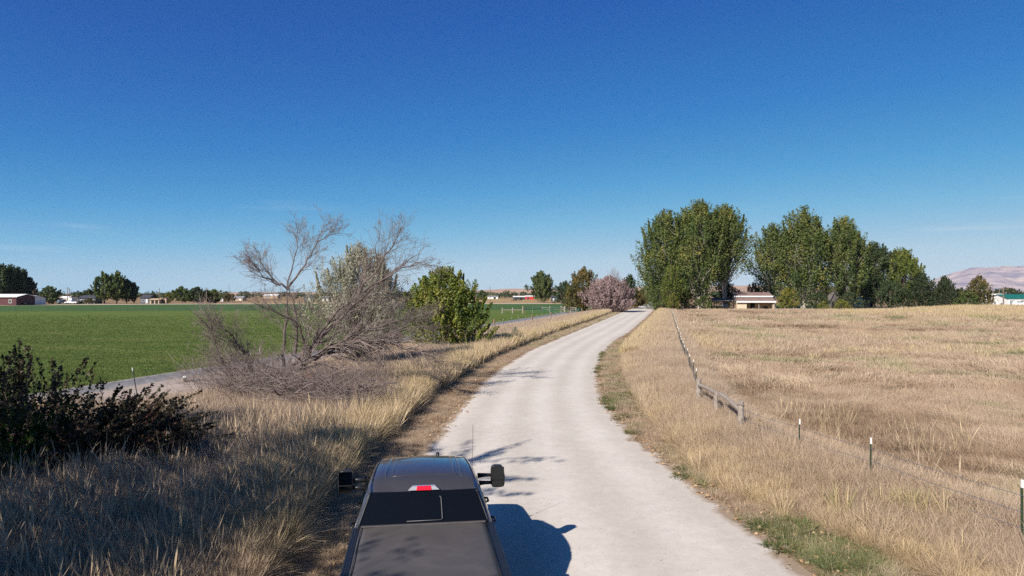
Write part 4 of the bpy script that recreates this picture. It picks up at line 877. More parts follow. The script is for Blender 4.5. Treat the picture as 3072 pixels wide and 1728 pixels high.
# ---------------------------------------------------------------- fences
def tpost(root, x, y, h=1.42, lean=(0, 0), tip=True, green='tpost', w_=.035):
    m = MB(); a = Vector((x, y, -.05)); b = Vector((x + lean[0], y + lean[1], h - (.14 if tip else 0)))
    m.bar(a, b, w_, .008); m.bar(a + Vector((0, .018, 0)), b + Vector((0, .018, 0)), .008, w_)
    d = b - a
    for k in range(9): m.box(a + d * (.25 + .08 * k) + Vector((0, -.008, 0)), (.018, .012, .02))
    p = m.build('post', M[green], root)
    if tip:
        t = MB(); c = b + d.normalized() * .14; t.bar(b, c, w_ + .008, .02); t.build('tip', M['white_tip'], p)
    return p
def wpost(root, x, y, h, r, mat='wood_grey', lean=(0, 0)):
    m = MB(); m.tube([(x, y, -.1), (x + lean[0] * .5, y + lean[1] * .5, h * .5), (x + lean[0], y + lean[1], h), (x + lean[0], y + lean[1], h + .005)], [r * 1.05, r, r * .95, r * .8], 9)
    return m.build('wooden_post', M[mat], root, False)
def right_fence():
    root = empty('wire_fence', (0, 0, 0), 0, 'wire fence of white tipped green posts with weathered wood brace along the right pasture', 'fence')
    rng = np.random.default_rng(8)
    ys = [4.2, 8.1, 11.8, 15.4, 17.85]
    for y in ys: tpost(root, float(fenceR(y)), y, rng.uniform(1.38, 1.46), (rng.normal(0, .015), 0))
    y = 30.2; line = []
    while y < 150: line.append(y); y += 3.4 + (.4 if y > 60 else 0)
    for y in line: tpost(root, float(fenceR(y)) + rng.normal(0, .03), y, rng.uniform(1.35, 1.45), (rng.normal(0, .02), 0), w_=.04)
    A = (float(fenceR(20.6)), 20.6); B = (7.02, 23.3); C = (float(fenceR(26.1)), 26.1)
    wpost(root, *A, 1.42, .095); wpost(root, B[0] - .02, B[1], 1.2, .08, lean=(-.06, 0)); wpost(root, *C, 1.4, .10)
    for a, b in (((A[0] - .02, A[1] + .08, 1.16), (B[0] + .05, B[1] - .1, 1.26)), ((B[0] - .02, B[1] + .1, 1.25), (C[0], C[1] - .06, 1.18))):
        m = MB(); m.tube([a, [(a[i] + b[i]) / 2 + (.03 if i == 2 else 0) for i in range(3)], b], [.072, .066, .074], 8); m.build('rail', M['wood_grey'], root)
    m = MB(); m.tube([(A[0] + .1 * math.cos(t), A[1] + .1 * math.sin(t), 1.30 + .03 * math.sin(2 * t)) for t in np.linspace(0, 6.28, 14)], .007, 4); m.build('wire_loop', M['dark'], root)
    pts = [(float(fenceR(y)), y) for y in [4.2, 8.1, 11.8, 15.4, 17.85, 20.6, 23.3, 26.1] + line]
    for z in (.35, .62, .9, 1.18):
        m = MB(); 
        for (a, b) in zip(pts[:-1], pts[1:]): m.tube([(a[0] - .03, a[1], z), ((a[0] + b[0]) / 2 - .03, (a[1] + b[1]) / 2, z - .03), (b[0] - .03, b[1], z)], .0055, 3, cap=False)
        m.build('wire', M['wire'], root)
    m = MB()                                      # woven netting on the far stretch
    for y in np.arange(26.5, 60, .3): m.tube([(float(fenceR(y)) - .03, y, .03), (float(fenceR(y)) - .03, y, 1.15)], .004, 3, cap=False)
    for z in (.12, .24, .48, .76, 1.04): m.tube([(float(fenceR(y)) - .03, y, z) for y in np.arange(26.5, 60, 2)], .004, 3, cap=False)
    m.build('netting', M['wire'], root)['kind'] = 'stuff'
right_fence()
def left_fence():
    root = empty('post_fence', (0, 0, 0), 0, 'brown wooden post and pale steel post fence between gravel lane and left verge', 'fence')
    rng = np.random.default_rng(18); ys = []
    for y in (86, 107, 122, 140, 158): wpost(root, float(fenceL(y)), y, 1.42 if y > 100 else 1.5, .12, 'wood_brown'); ys.append(y)
    for y in (64, 68, 72, 77, 90, 94.5, 98.5, 102.5, 110.5, 114, 118, 126, 130.5, 135, 144, 149, 153): tpost(root, float(fenceL(y)), y, 1.35, (rng.normal(0, .03), 0), True, 'wire', .05); ys.append(y)
    tpost(root, float(fenceL(30.2)), 30.2, 1.4, (-.22, 0), True, 'wire', .045); ys += [30.2]
    wpost(root, float(fenceL(46)), 46, 1.3, .1, 'wood_brown'); ys += [46, 38]; tpost(root, float(fenceL(38)), 38, 1.35, (0, 0), True, 'wire')
    ys = sorted(ys)
    for z in (.4, .8, 1.15):
        m = MB()
        for a, b in zip(ys[:-1], ys[1:]): m.tube([(float(fenceL(a)), a, z), (float(fenceL(b)), b, z)], .004, 3, cap=False)
        m.build('wire', M['wire'], root)
left_fence()
def stake():
    x, y = xa(903, 21.5), 21.5; root = empty('wooden_stake', (x, y, 0), 0, 'short grey weathered stake in the dry grass between the shrub and the truck', 'stake')
    m = MB(); m.tube([(0, 0, -.05), (.0, 0, .5), (-.05, 0, 1.12)], [.035, .032, .028], 6); m.build('stick', M['wood_grey'], root)
    m = MB(); m.tube([(-.01, -.02, .62), (.09, -.04, .45), (.14, -.04, .3)], [.02, .018, .01], 5); m.build('splinter', M['white_tip'], root)
stake()
def scrap():
    x, y = gnd(668, 1204); rng = np.random.default_rng(4); V = []; Fc = []
    for i in range(7):
        cx, cy, cz = rng.normal(0, .28), rng.normal(0, .2), rng.uniform(.1, .5); b = len(V)
        for j in range(3):
            for k in range(3): V.append((cx + (j - 1) * .11 + rng.normal(0, .03), cy + rng.normal(0, .05), cz + (k - 1) * .10 + rng.normal(0, .03)))
        Fc += [(b + j * 3 + k, b + j * 3 + k + 1, b + j * 3 + k + 4, b + j * 3 + k + 3) for j in range(2) for k in range(2)]
    o = link('plastic_scraps', np_mesh('plastic_scraps', V, np.array(Fc), M['cream'])); o.location = (x, y, 0); tag(o, 'pale torn scraps of plastic caught at the foot of the brush', 'litter')
scrap()
def corral():
    root = empty('corral_fence', (0, 0, 0), 0, 'grey wooden post and rail corral fence standing at the end of the green field', 'corral fence')
    Y = 163; P = [(1507, Y), (1538, Y), (1569, Y), (1599, Y + 6), (1625, Y + 9), (1650, Y + 1), (1684, Y + 3), (1694, Y + 1), (1712, Y + 6), (1728, Y + 3)]
    Q = [(xa(px, y), y) for px, y in P]
    for i, (x, y) in enumerate(Q): wpost(root, x, y, 1.75 if i in (2, 5, 6, 7) else 1.4, .19 if i in (6, 7) else .15)
    for i in range(len(Q) - 1):
        for z in ((.85,) if i < 2 else (.9, 1.3)):
            m = MB(); m.tube([(Q[i][0], Q[i][1], z), (Q[i + 1][0], Q[i + 1][1], z)], .085, 6); m.build('rail', M['wood_grey'], root)
corral()
PG = 'green tube panels in the corral'
for i, (a, b, Y) in enumerate([(1583, 1616, 160), (1616, 1650, 159.5), (1630, 1664, 172), (1655, 1684, 164), (1722, 1745, 158)]):
    x0, x1 = xa(a, Y), xa(b, Y); root = empty('corral_gate', (x0, Y, 0), 0, ['green tube corral panel, leftmost one in front of the wooden posts', 'green tube corral panel in front of the middle wooden posts', 'green tube panel standing furthest back inside the corral', 'green tube panel just left of the paired gate posts', 'pale green tube gate at the right end beside the autumn tree'][i], 'corral panel', PG)
    L = x1 - x0
    for xx in (0, L * .5, L): m = MB(); m.tube([(xx, 0, 0), (xx, 0, 1.45)], .05, 6); m.build('upright', M['panel_green'], root)
    for k in range(5): m = MB(); m.tube([(0, 0, .25 + .29 * k), (L, 0, .25 + .29 * k)], .032, 5); m.build('bar', M['panel_green'], root)
# thin steel post fence crossing the green field and the one on the far gravel road
def far_fence(name, label, X0, X1, Yf, step, h, mat, wz):
    root = empty(name, (0, 0, 0), 0, label, 'fence'); xs = np.arange(X0, X1, step); me = None
    for x in xs:
        if me is None: m = MB(); m.box((0, 0, h / 2), (.11, .09, h)); me = m.mesh('post', M[mat])
        o = link('post', me, root); o.location = (x, Yf(x), 0)
    for z in wz: m = MB(); m.tube([(x, Yf(x), z) for x in xs], .012, 3, cap=False); m.build('wire', M['wire'], root)
far_fence('wire_fence', 'thin steel post wire fence crossing the middle of the green field', -150, -12, lambda x: float(np.interp(x, [-150, 0], [182, 196])), 4.1, 1.25, 'tpost', (.6, 1.1))
far_fence('wire_fence', 'thin post fence in front of the far gravel road', -92, 46, lambda x: 321, 5.0, 1.5, 'wood_grey', (.8, 1.4))
far_fence('post_fence', 'dark wooden post fence behind the far gravel road', -4, 56, lambda x: 352, 3.9, 1.9, 'wood_brown', (.9, 1.6))
far_fence('wire_fence', 'low grey fence line between the cream shed and the gable barn', xa(2325, 191), xa(2480, 191), lambda x: 191, 2.6, 1.1, 'wood_grey', (.5, 1.0))

# ---------------------------------------------------------------- utility poles
UG = 'distant utility poles'
for px, Y, top, cross, lb in [(203, 330, 861, 1, 'tallest of the three utility poles by the parked vehicles on the left'), (209, 345, 866, 1, 'middle utility pole behind the parked vehicles on the left'), (213, 360, 874, 0, 'shortest utility pole behind the white pickup on the left'), (478, 325, 865, 0, 'lone utility pole beside the tan roofed shed'), (619.5, 330, 862, 1, 'utility pole left of the light green round tree'), (1470, 356, 859, 0, 'utility pole standing left of the lone green tree behind the field'), (732, 700, 872, 1, 'far tiny utility pole left of the dead tree'), (3010, 168, 860, 1, 'thin utility pole in front of the white barn on the right')]:
    root = empty('utility_pole', (xa(px, Y), Y, 0), 0, lb, 'utility pole', UG); h = za(top, Y)
    m = MB(); m.tube([(0, 0, 0), (0, 0, h)], [.19 if Y < 500 else .3, .13], 7); m.build('pole', M['bark'], root)
    if cross: m = MB(); m.bar((-1.1, 0, h - .6), (1.1, 0, h - .6), .14); m.build('crossarm', M['bark'], root)

# ---------------------------------------------------------------- buildings
def house(name, label, cat, px0, px1, Y, ztop, zeave, wall, roof, depth=8, ridge='x', rz=0, openings=(), over=.4, group=None, z0=0, fascia='white', px_ref=None):
    """gable or shed building; openings: (x fraction, width m, z bottom, z top, part name, material)"""
    x0, x1 = xa(px0, Y), xa(px1, Y); W = x1 - x0
    root = empty(name, ((x0 + x1) / 2, Y, 0), rz, label, cat, group); a = W / 2
    m = MB(); m.box((0, depth / 2, zeave / 2), (W, depth, zeave))
    if ridge == 'y': m.add([(-a, 0, zeave), (a, 0, zeave), (0, 0, ztop), (-a, depth, zeave), (a, depth, zeave), (0, depth, ztop)], [(0, 1, 2), (5, 4, 3)])
    if ridge == 'x': m.add([(-a, 0, zeave), (-a, depth, zeave), (-a, depth / 2, ztop), (a, 0, zeave), (a, depth, zeave), (a, depth / 2, ztop)], [(2, 1, 0), (3, 4, 5)])
    m.build('walls', M[wall], root)
    t = .14; o = over; m = MB()
    if ridge == 'x':
        k = (ztop - zeave) / (depth / 2)
        for s in (0, 1):
            y0, y1 = (-o, depth / 2) if s == 0 else (depth + o, depth / 2); z_0 = zeave - k * o + .02
            b = [(-a - o, y0, z_0), (a + o, y0, z_0), (a + o, y1, ztop + .02), (-a - o, y1, ztop + .02)]
            vs = b + [(p[0], p[1], p[2] + t) for p in b]; m.add(vs, [(3, 2, 1, 0), (4, 5, 6, 7), (0, 1, 5, 4), (1, 2, 6, 5), (2, 3, 7, 6), (3, 0, 4, 7)])
    else:
        k = (ztop - zeave) / a
        for s in (-1, 1):
            b = [(s * (a + o), -o, zeave - k * o + .02), (0, -o, ztop + .02), (0, depth + o, ztop + .02), (s * (a + o), depth + o, zeave - k * o + .02)]
            vs = b + [(p[0], p[1], p[2] + t) for p in b]; m.add(vs, [(3, 2, 1, 0), (4, 5, 6, 7), (0, 1, 5, 4), (1, 2, 6, 5), (2, 3, 7, 6), (3, 0, 4, 7)])
    m.build('roof', M[roof], root)
    for (fx, w_, zb, zt, nm, mt) in openings:
        cx = -a + fx * W; q = MB(); q.box((cx, -.02, (zb + zt) / 2), (w_, .05, zt - zb)); p = q.build(nm, M[mt], root)
        if nm == 'window':
            f = MB(); h = zt - zb
            for (c, d) in (((cx, -.06, zt + .05), (w_ + .2, .06, .1)), ((cx, -.06, zb - .05), (w_ + .2, .06, .1)), ((cx - w_ / 2 - .05, -.06, (zb + zt) / 2), (.1, .06, h)), ((cx + w_ / 2 + .05, -.06, (zb + zt) / 2), (.1, .06, h)), ((cx, -.06, (zb + zt) / 2), (.05, .04, h))): f.box(c, d)
            f.build('frame', M['white'], p)
    return root
def flat_box(root, nm, x0, x1, y0, y1, z0, z1, mat):
    m = MB(); m.box(((x0 + x1) / 2, (y0 + y1) / 2, (z0 + z1) / 2), (x1 - x0, y1 - y0, z1 - z0)); return m.build(nm, M[mat], root)
# maroon barn with a flat white roof, left edge
house('maroon_barn', 'low maroon barn with a white roof at the left edge of the picture', 'barn', -70, 49, 280, 4.5, 3.45, 'maroon', 'white', 11, 'x', 0, [(.85, 1.0, 1.0, 2.3, 'window', 'glass'), (.45, 3.2, 0, 2.8, 'door', 'dark')], .7)
house('white_garage', 'white garage with pitched roof, between the maroon barn and the round green tree', 'garage', 54, 88, 296, 3.9, 2.9, 'white', 'greyroof', 9, 'x', R(-8), [(.5, 3.0, 0, 2.3, 'garage_door', 'white'), (.88, .9, 0, 2.05, 'door', 'greyroof')])
house('farm_house', 'low blue grey house behind the brownish round bush, far left', 'house', 236, 286, 326, 3.9, 2.8, 'bluegrey', 'darkroof', 8, 'x', 0, [(.2, 1.2, .9, 2.0, 'window', 'glass'), (.5, .95, 0, 2.05, 'door', 'white'), (.8, 1.2, .9, 2.0, 'window', 'glass')])
house('farm_house', 'dark blue grey house between the field edge poplars and the tan roofed shed', 'house', 422, 448, 345, 4.1, 2.7, 'bluegrey', 'darkroof', 7, 'x', 0, [(.3, 1.1, .9, 2.0, 'window', 'glass'), (.7, .95, 0, 2.05, 'door', 'white')])
house('hay_shed', 'long tan roofed hay shed left of the lone utility pole', 'shed', 449, 479, 326, 2.4, 1.9, 'tan', 'tan', 5, 'x', 0, [(.3, 1.3, .0, 1.6, 'opening', 'dark'), (.7, 1.3, 0, 1.6, 'opening', 'dark')])
house('hay_shed', 'small tan upright shed between the lone utility pole and the thin yellow bush', 'shed', 489, 499, 328, 2.9, 2.3, 'tan', 'brownroof', 2, 'y', 0, [(.4, .8, 0, 1.9, 'door', 'dark')])
house('metal_shed', 'white topped storage shed beside the utility poles far left', 'shed', 181, 203, 345, 3.4, 2.5, 'cream', 'white', 5, 'x', 0, [(.5, 1.6, 0, 2.1, 'door', 'greyroof')])
house('grain_shed', 'tiny white rounded shed right of the light green round tree', 'shed', 662, 669, 420, 2.7, 1.8, 'white', 'white', 3, 'y', 0, [(.5, .6, 0, 1.4, 'door', 'greyroof')])
house('farm_house', 'low pale roofed house far beyond the golden strip, left of the dead tree', 'house', 702, 728, 470, 3.0, 2.0, 'tan', 'greyroof', 7, 'x', 0, [(.3, 1, .8, 1.6, 'window', 'glass'), (.7, .9, 0, 1.8, 'door', 'white')])
house('farm_house', 'small blue grey gabled house seen through the dead tree branches', 'house', 912, 934, 430, 4.4, 2.6, 'bluegrey', 'greyroof', 7, 'y', 0, [(.5, 1.1, .9, 2.0, 'window', 'glass'), (.75, .9, 0, 2, 'door', 'white')])
house('long_shed', 'long low white roofed shed seen between the dead limbs', 'shed', 790, 832, 720, 4.4, 3.0, 'tan', 'white', 10, 'x', 0, [(.3, 3, 0, 2.6, 'door', 'greyroof')])
house('white_house', 'white low house seen just right of the blue grey gabled one', 'house', 955, 985, 440, 3.2, 2.2, 'white', 'greyroof', 7, 'x', 0, [(.3, 1.1, .8, 1.8, 'window', 'glass'), (.7, .9, 0, 2, 'door', 'dark')])
house('long_shed', 'long pale grey metal building behind the distant utility pole', 'building', 1461, 1494, 640, 2.9, 1.9, 'white', 'greyroof', 12, 'x', 0, [(.7, 2.2, 0, 1.6, 'door', 'dark')])
house('red_barn', 'bright red barn end half hidden by the lone green tree', 'barn', 1576, 1604, 560, 3.3, 2.6, 'red', 'white', 8, 'x', 0, [(.3, 1.6, 0, 1.8, 'door', 'darkroof')])
house('open_barn', 'long dark open barn with a white roof joined to the red barn', 'barn', 1540, 1575.2, 562, 2.9, 2.2, 'darkroof', 'white', 8, 'x', 0, [(.3, 3, 0, 1.7, 'opening', 'dark'), (.7, 3, 0, 1.7, 'opening', 'dark')])
house('grey_shed', 'grey shed in the gap right of the lone green tree', 'shed', 1655, 1674, 430, 3.3, 2.5, 'bluegrey', 'darkroof', 7, 'x', 0, [(.3, .9, 0, 1.8, 'door', 'white')])
house('pale_house', 'pale house glimpsed between the dark trunks on the right', 'house', 2592, 2628, 236, 5.0, 2.8, 'cream', 'brownroof', 8, 'x', 0, [(.3, 1.2, .9, 2.0, 'window', 'glass'), (.65, .95, 0, 2.05, 'door', 'dark')])
house('white_barn', 'tall white barn right of the yellowing small tree', 'barn', 2990, 3018, 300, 4.6, 3.2, 'white', 'white', 9, 'y', 0, [(.5, 1.8, 0, 2.2, 'door', 'greyroof')])
house('green_roof_barn', 'white building with a teal green roof at the right edge', 'barn', 3024, 3110, 290, 4.4, 2.7, 'white', 'tealroof', 12, 'x', 0, [(.15, 2.2, 0, 2, 'door', 'greyroof'), (.5, 1.2, .9, 2, 'window', 'glass'), (.8, 2.2, 0, 2, 'door', 'greyroof')])
house('small_white_shed', 'small white shed with round door outline left of the tall white barn', 'shed', 2978, 2992, 285, 3.0, 2.1, 'white', 'white', 3, 'y', 0, [(.5, .9, 0, 1.6, 'door', 'greyroof')])
house('gable_barn', 'weathered grey barn with a steep gable between the yellow bushes', 'barn', 2490, 2512, 214, 5.2, 3.2, 'greybarn', 'greybarn', 6, 'y', R(12), [(.45, 1.3, 0, 2.3, 'door', 'dark')])

def cream_shed():
    Y = 200; x0, x1 = xa(2210, Y), xa(2318, Y); root = empty('cream_shed', ((x0 + x1) / 2, Y, 0), R(-4), 'cream board shed with brown lean-to roof and white fascias, open front', 'shed'); a = (x1 - x0) / 2
    zt = za(879, Y) + .1
    # rear high part
    flat_box(root, 'rear_wall', -a, a, 4.2, 4.35, 0, 4.1, 'cream')
    m = MB(); m.add([(-a, -1, 0), (-a, 4.3, 0), (-a, 4.3, 4.1), (-a, 1.6, 4.1), (-a, 1.6, 3.5), (-a, -1, 2.5)], [(0, 1, 2, 3, 4, 5)]); m.add([(a, -1, 0), (a, 4.3, 0), (a, 4.3, 4.1), (a, 1.6, 4.1), (a, 1.6, 3.5), (a, -1, 2.5)], [(5, 4, 3, 2, 1, 0)]); m.build('side_wall', M['cream'], root)
    flat_box(root, 'front_wall', -a, -a + 2.7, -1.0, -.88, 0, 2.45, 'cream')
    nb = 9                                              # boards of the left front wall, each proud of the wall
    for k in range(nb): flat_box(root, 'board', -a + .02 + k * .3, -a + .29 + k * .3, -1.03, -1.0, .05, 2.42, 'cream')
    flat_box(root, 'inner_wall', -a + 2.7, a, 1.2, 1.3, 0, 3.4, 'tan')
    for k in range(16): flat_box(root, 'board', -a + 2.75 + k * .49, -a + 3.2 + k * .49, 1.165, 1.2, .05, 2.7, 'tan')
    flat_box(root, 'door_opening', -a + 4.3, -a + 5.6, 1.12, 1.16, 0, 2.4, 'dark')
    flat_box(root, 'window_opening', a - 2.6, a - 1.2, 1.12, 1.16, .3, 1.0, 'dark')
    flat_box(root, 'clerestory', -a, a, 1.6, 1.75, 3.3, 4.0, 'cream'); flat_box(root, 'vent_opening', -a + 3.4, -a + 7, 1.56, 1.6, 3.62, 3.9, 'dark')
    for nm, (y0, z0, y1, z1), mt in (('lean_to_roof', (-1.6, 2.42, 1.62, 3.52), 'brownroof'), ('upper_roof', (1.1, 3.95, 4.8, zt), 'brownroof')):
        m = MB(); b = [(-a - .35, y0, z0), (a + .35, y0, z0), (a + .35, y1, z1), (-a - .35, y1, z1)]; vs = b + [(p[0], p[1], p[2] + .12) for p in b]
        m.add(vs, [(3, 2, 1, 0), (4, 5, 6, 7), (0, 1, 5, 4), (1, 2, 6, 5), (2, 3, 7, 6), (3, 0, 4, 7)]); m.build(nm, M[mt], root)
    flat_box(root, 'fascia', -a - .36, a + .36, -1.68, -1.61, 2.15, 2.62, 'white'); flat_box(root, 'fascia', -a - .36, a + .36, 1.02, 1.09, 3.72, 4.12, 'white')
    flat_box(root, 'beam', -a + 2.7, a, -1.0, -.85, 2.2, 2.42, 'white')
    for x in (-a + 6.2, a - .5): flat_box(root, 'post', x - .1, x + .1, -1.0, -.82, 0, 2.2, 'wood_grey')
    flat_box(root, 'front_wall', a - .28, a, -1.0, -.88, 0, 2.45, 'cream')
cream_shed()
def carport():
    Y = 203; x0, x1 = xa(2132, Y), xa(2200, Y); root = empty('carport', ((x0 + x1) / 2, Y, 0), 0, 'open carport with a dark flat roof on thin posts left of the cream shed', 'carport'); a = (x1 - x0) / 2
    m = MB(); b = [(-a - .3, -2.4, 2.65), (a + .3, -2.4, 2.65), (a + .3, 3, 3.3), (-a - .3, 3, 3.3)]; vs = b + [(p[0], p[1], p[2] + .14) for p in b]; m.add(vs, [(3, 2, 1, 0), (4, 5, 6, 7), (0, 1, 5, 4), (1, 2, 6, 5), (2, 3, 7, 6), (3, 0, 4, 7)]); m.build('roof', M['darkroof'], root)
    flat_box(root, 'fascia', -a - .31, a + .31, -2.46, -2.41, 2.6, 2.78, 'greyroof')
    for x in (-a + .1, -a + 1.9, -a + 2.5, a - .9, a - .3):
        for y in (-2.2, 2.7): flat_box(root, 'post', x - .08, x + .08, y - .08, y + .08, 0, 2.63 if y < 0 else 3.2, 'wood_brown')
    flat_box(root, 'back_wall', -a + .2, a - .2, 2.85, 2.95, 0, 1.0, 'tan')
carport()

# ---------------------------------------------------------------- small distant vehicles
M['car_white'] = simple('white_car_paint', (.75, .75, .75), .3, var=.03, coat=.5)
M['car_maroon'] = simple('maroon_car_paint', (.08, .012, .02), .3, var=.05, coat=.5)
M['car_dark'] = simple('dark_car_paint', (.015, .015, .018), .3, var=.05, coat=.5)
M['car_blue'] = simple('grey_blue_paint', (.10, .13, .18), .35, var=.05, coat=.5)
M['tyre'] = simple('tyre_rubber', (.02, .02, .02), .85); M['rim'] = simple('alloy_rim', (.35, .35, .36), .3, .9)
def small_car(name, label, cat, px, Y, rz, paint, kind='pickup', L=5.0, Wd=1.85, Hh=1.75, z=0):
    root = empty(name, (xa(px, Y), Y, z), rz, label, cat); h = L / 2
    prof = {'pickup': [(-h, .5), (-h, 1.05), (-.4, 1.1), (-.25, Hh), (1.0, Hh), (1.55, 1.12), (h - .1, 1.02), (h, .75), (h, .5)],
            'suv': [(-h, .5), (-h, 1.05), (-h + .35, Hh), (.7, Hh), (1.3, 1.1), (h - .1, 1.0), (h, .75), (h, .5)],
            'car': [(-h, .45), (-h, .9), (-h + .7, .95), (-h + 1.3, Hh), (.5, Hh), (1.2, .95), (h - .1, .85), (h, .7), (h, .45)]}[kind]
    m = MB(); n = len(prof); vs = []
    for s in (-1, 1):
        for x, zz in prof: vs.append((x, s * (Wd / 2 - (.16 if zz > 1.2 else 0)), zz))
    m.add(vs, [tuple(range(n))[::-1], tuple(range(n, 2 * n))] + [(i, (i + 1) % n, n + (i + 1) % n, n + i) for i in range(n)]); m.build('body', M[paint], root, bevel=.06)
    xr = [p[0] for p in prof if p[1] == Hh]; g = MB()
    for s in (-1, 1): g.box(((xr[0] + xr[1]) / 2, s * (Wd / 2 - .09), Hh - .28), (xr[1] - xr[0] - .1, .05, .38))
    g.build('side_windows', M['glass'], root)
    for x in (-h + .85, h - .85):
        for s in (-1, 1):
            w_ = MB(); w_.tube([(x, s * (Wd / 2 - .2), .36), (x, s * (Wd / 2 + .02), .36)], .36, 14); t = w_.build('wheel', M['tyre'], root); q = MB(); q.tube([(x, s * (Wd / 2 + .01), .36), (x, s * (Wd / 2 + .035), .36)], .2, 10); q.build('rim', M['rim'], t)
small_car('parked_car', 'maroon parked car beside the maroon barn wall', 'car', 59, 284, R(0), 'car_maroon', 'suv', 4.7)
small_car('pickup', 'white parked pickup at the far left edge of the field by the utility poles', 'pickup', 215, 314, R(180), 'car_white', 'pickup', 5.6)
small_car('parked_car', 'grey blue vehicle parked left of the white pickup', 'car', 190, 316, R(60), 'car_blue', 'suv', 4.8, 1.95, 2.0)
small_car('parked_jeep', 'dark boxy vehicle parked under the carport roof', 'jeep', 2175, 202.5, R(80), 'car_dark', 'suv', 4.0, 1.7, 1.85)
small_car('parked_car', 'white car parked on the left side at the far end of the gravel road', 'car', 1926, 300, R(75), 'car_white', 'car', 4.6, 1.8, 1.45)
small_car('parked_car', 'white vehicle parked in front of the teal roofed building', 'car', 3060, 262, R(5), 'car_white', 'suv', 5, 1.9, 1.9)
def box_trailer():
    Y = 322; root = empty('box_trailer', (xa(218, Y), Y, 0), 0, 'tall white box trailer standing behind the white pickup', 'trailer')
    m = MB(); m.box((0, 0, 1.75), (1.7, 4, 2.3)); m.build('box', M['white'], root, bevel=.05)
    for s in (-1, 1): w_ = MB(); w_.tube([(s * .95 - .1, 0, .33), (s * .95 + .1, 0, .33)], .33, 12); w_.build('wheel', M['tyre'], root)
    m = MB(); m.bar((0, -2, .5), (0, -3.2, .45), .1); m.build('hitch', M['darkroof'], root)
box_trailer()
def cow(i, px, Y, rz, lb):
    root = empty('cow', (xa(px, Y), Y, 0), rz, lb, 'cow', 'dark cattle on the golden field')
    m = MB(); m.tube([(-1.05, 0, 1.05), (-.9, 0, 1.05), (-.3, 0, .98), (.4, 0, 1.0), (.85, 0, 1.08), (1.15, 0, 1.2), (1.4, 0, 1.15), (1.75, 0, .95)], [.1, .33, .4, .4, .34, .2, .18, .1], 8)
    for x, y in ((-.8, .2), (-.8, -.2), (.7, .2), (.7, -.2)): m.tube([(x, y, .9), (x + .03, y, .5), (x, y, 0)], [.13, .08, .06], 6)
    m.tube([(-1.05, 0, 1.1), (-1.15, 0, .6)], .03, 4); m.build('body', M['car_dark'] if i % 2 else M['bark'], root, True)
for i, (px, rz, lb) in enumerate([(1537, 10, 'leftmost dark cow on the golden field before the red barn'), (1545, 170, 'second dark cow from the left on the golden field'), (1553, 20, 'cow grazing just right of the dark pair on the golden field'), (1561, 190, 'rightmost dark cow of the group near the far wooden posts')]): cow(i, px, 420 + i * 9, R(rz), lb)

# ---------------------------------------------------------------- the pickup truck
def paint_mat():
    m, nt, p = new_mat('charcoal_truck_paint'); v = obj_coord(nt); n = noise_node(nt, 3, 6, .7, v)
    r = ramp_node(nt, [(.3, (.050, .047, .051)), (.7, (.062, .058, .061))], n.outputs[0]); nt.links.new(r.outputs[0], p.inputs['Base Color'])
    p.inputs['Metallic'].default_value = .25; r2 = ramp_node(nt, [(.3, (.26, .26, .26)), (.7, (.36, .36, .36))], n.outputs[0]); nt.links.new(r2.outputs[0], p.inputs['Roughness'])
    p.inputs['Coat Weight'].default_value = 1; p.inputs['Coat Roughness'].default_value = .03; p.inputs['Coat IOR'].default_value = 1.65
    return m
M['paint'] = paint_mat()
def tonneau_mat():
    m, nt, p = new_mat('dusty_black_vinyl'); v = obj_coord(nt); n = noise_node(nt, 1.1, 6, .7, v, 1.2); n2 = noise_node(nt, 160, 3, .6, v)
    r = ramp_node(nt, [(.3, (.062, .055, .053)), (.55, (.078, .070, .067)), (.75, (.10, .090, .084))], n.outputs[0]); nt.links.new(r.outputs[0], p.inputs['Base Color'])
    p.inputs['Roughness'].default_value = .62; bump(nt, p, n2.outputs[0], .002, .6); return m
M['tonneau'] = tonneau_mat()
M['trim'] = simple('black_plastic_trim', (.014, .014, .016), .42, var=.1, spec=.5)
M['tglass'] = simple('tinted_glass', (.004, .004, .004), .04, var=.02, spec=.35)
M['glasstrim'] = simple('grey_rubber_seal', (.12, .12, .12), .5)
M['chrome'] = simple('chrome', (.6, .6, .6), .12, 1, var=.02)
def lens(name, c, a=.0):
    m, nt, p = new_mat(name); setc(p.inputs['Base Color'], c); p.inputs['Roughness'].default_value = .12; p.inputs['Coat Weight'].default_value = 1; return m
M['redlens'] = lens('red_lens', (.62, .01, .02)); M['clearlens'] = lens('clear_lens', (.33, .33, .35)); 
M['mirror'] = simple('mirror_glass', (.05, .055, .06), .02, 1, var=.01)  # base colour darkened to paint in a reflection of dark trees behind

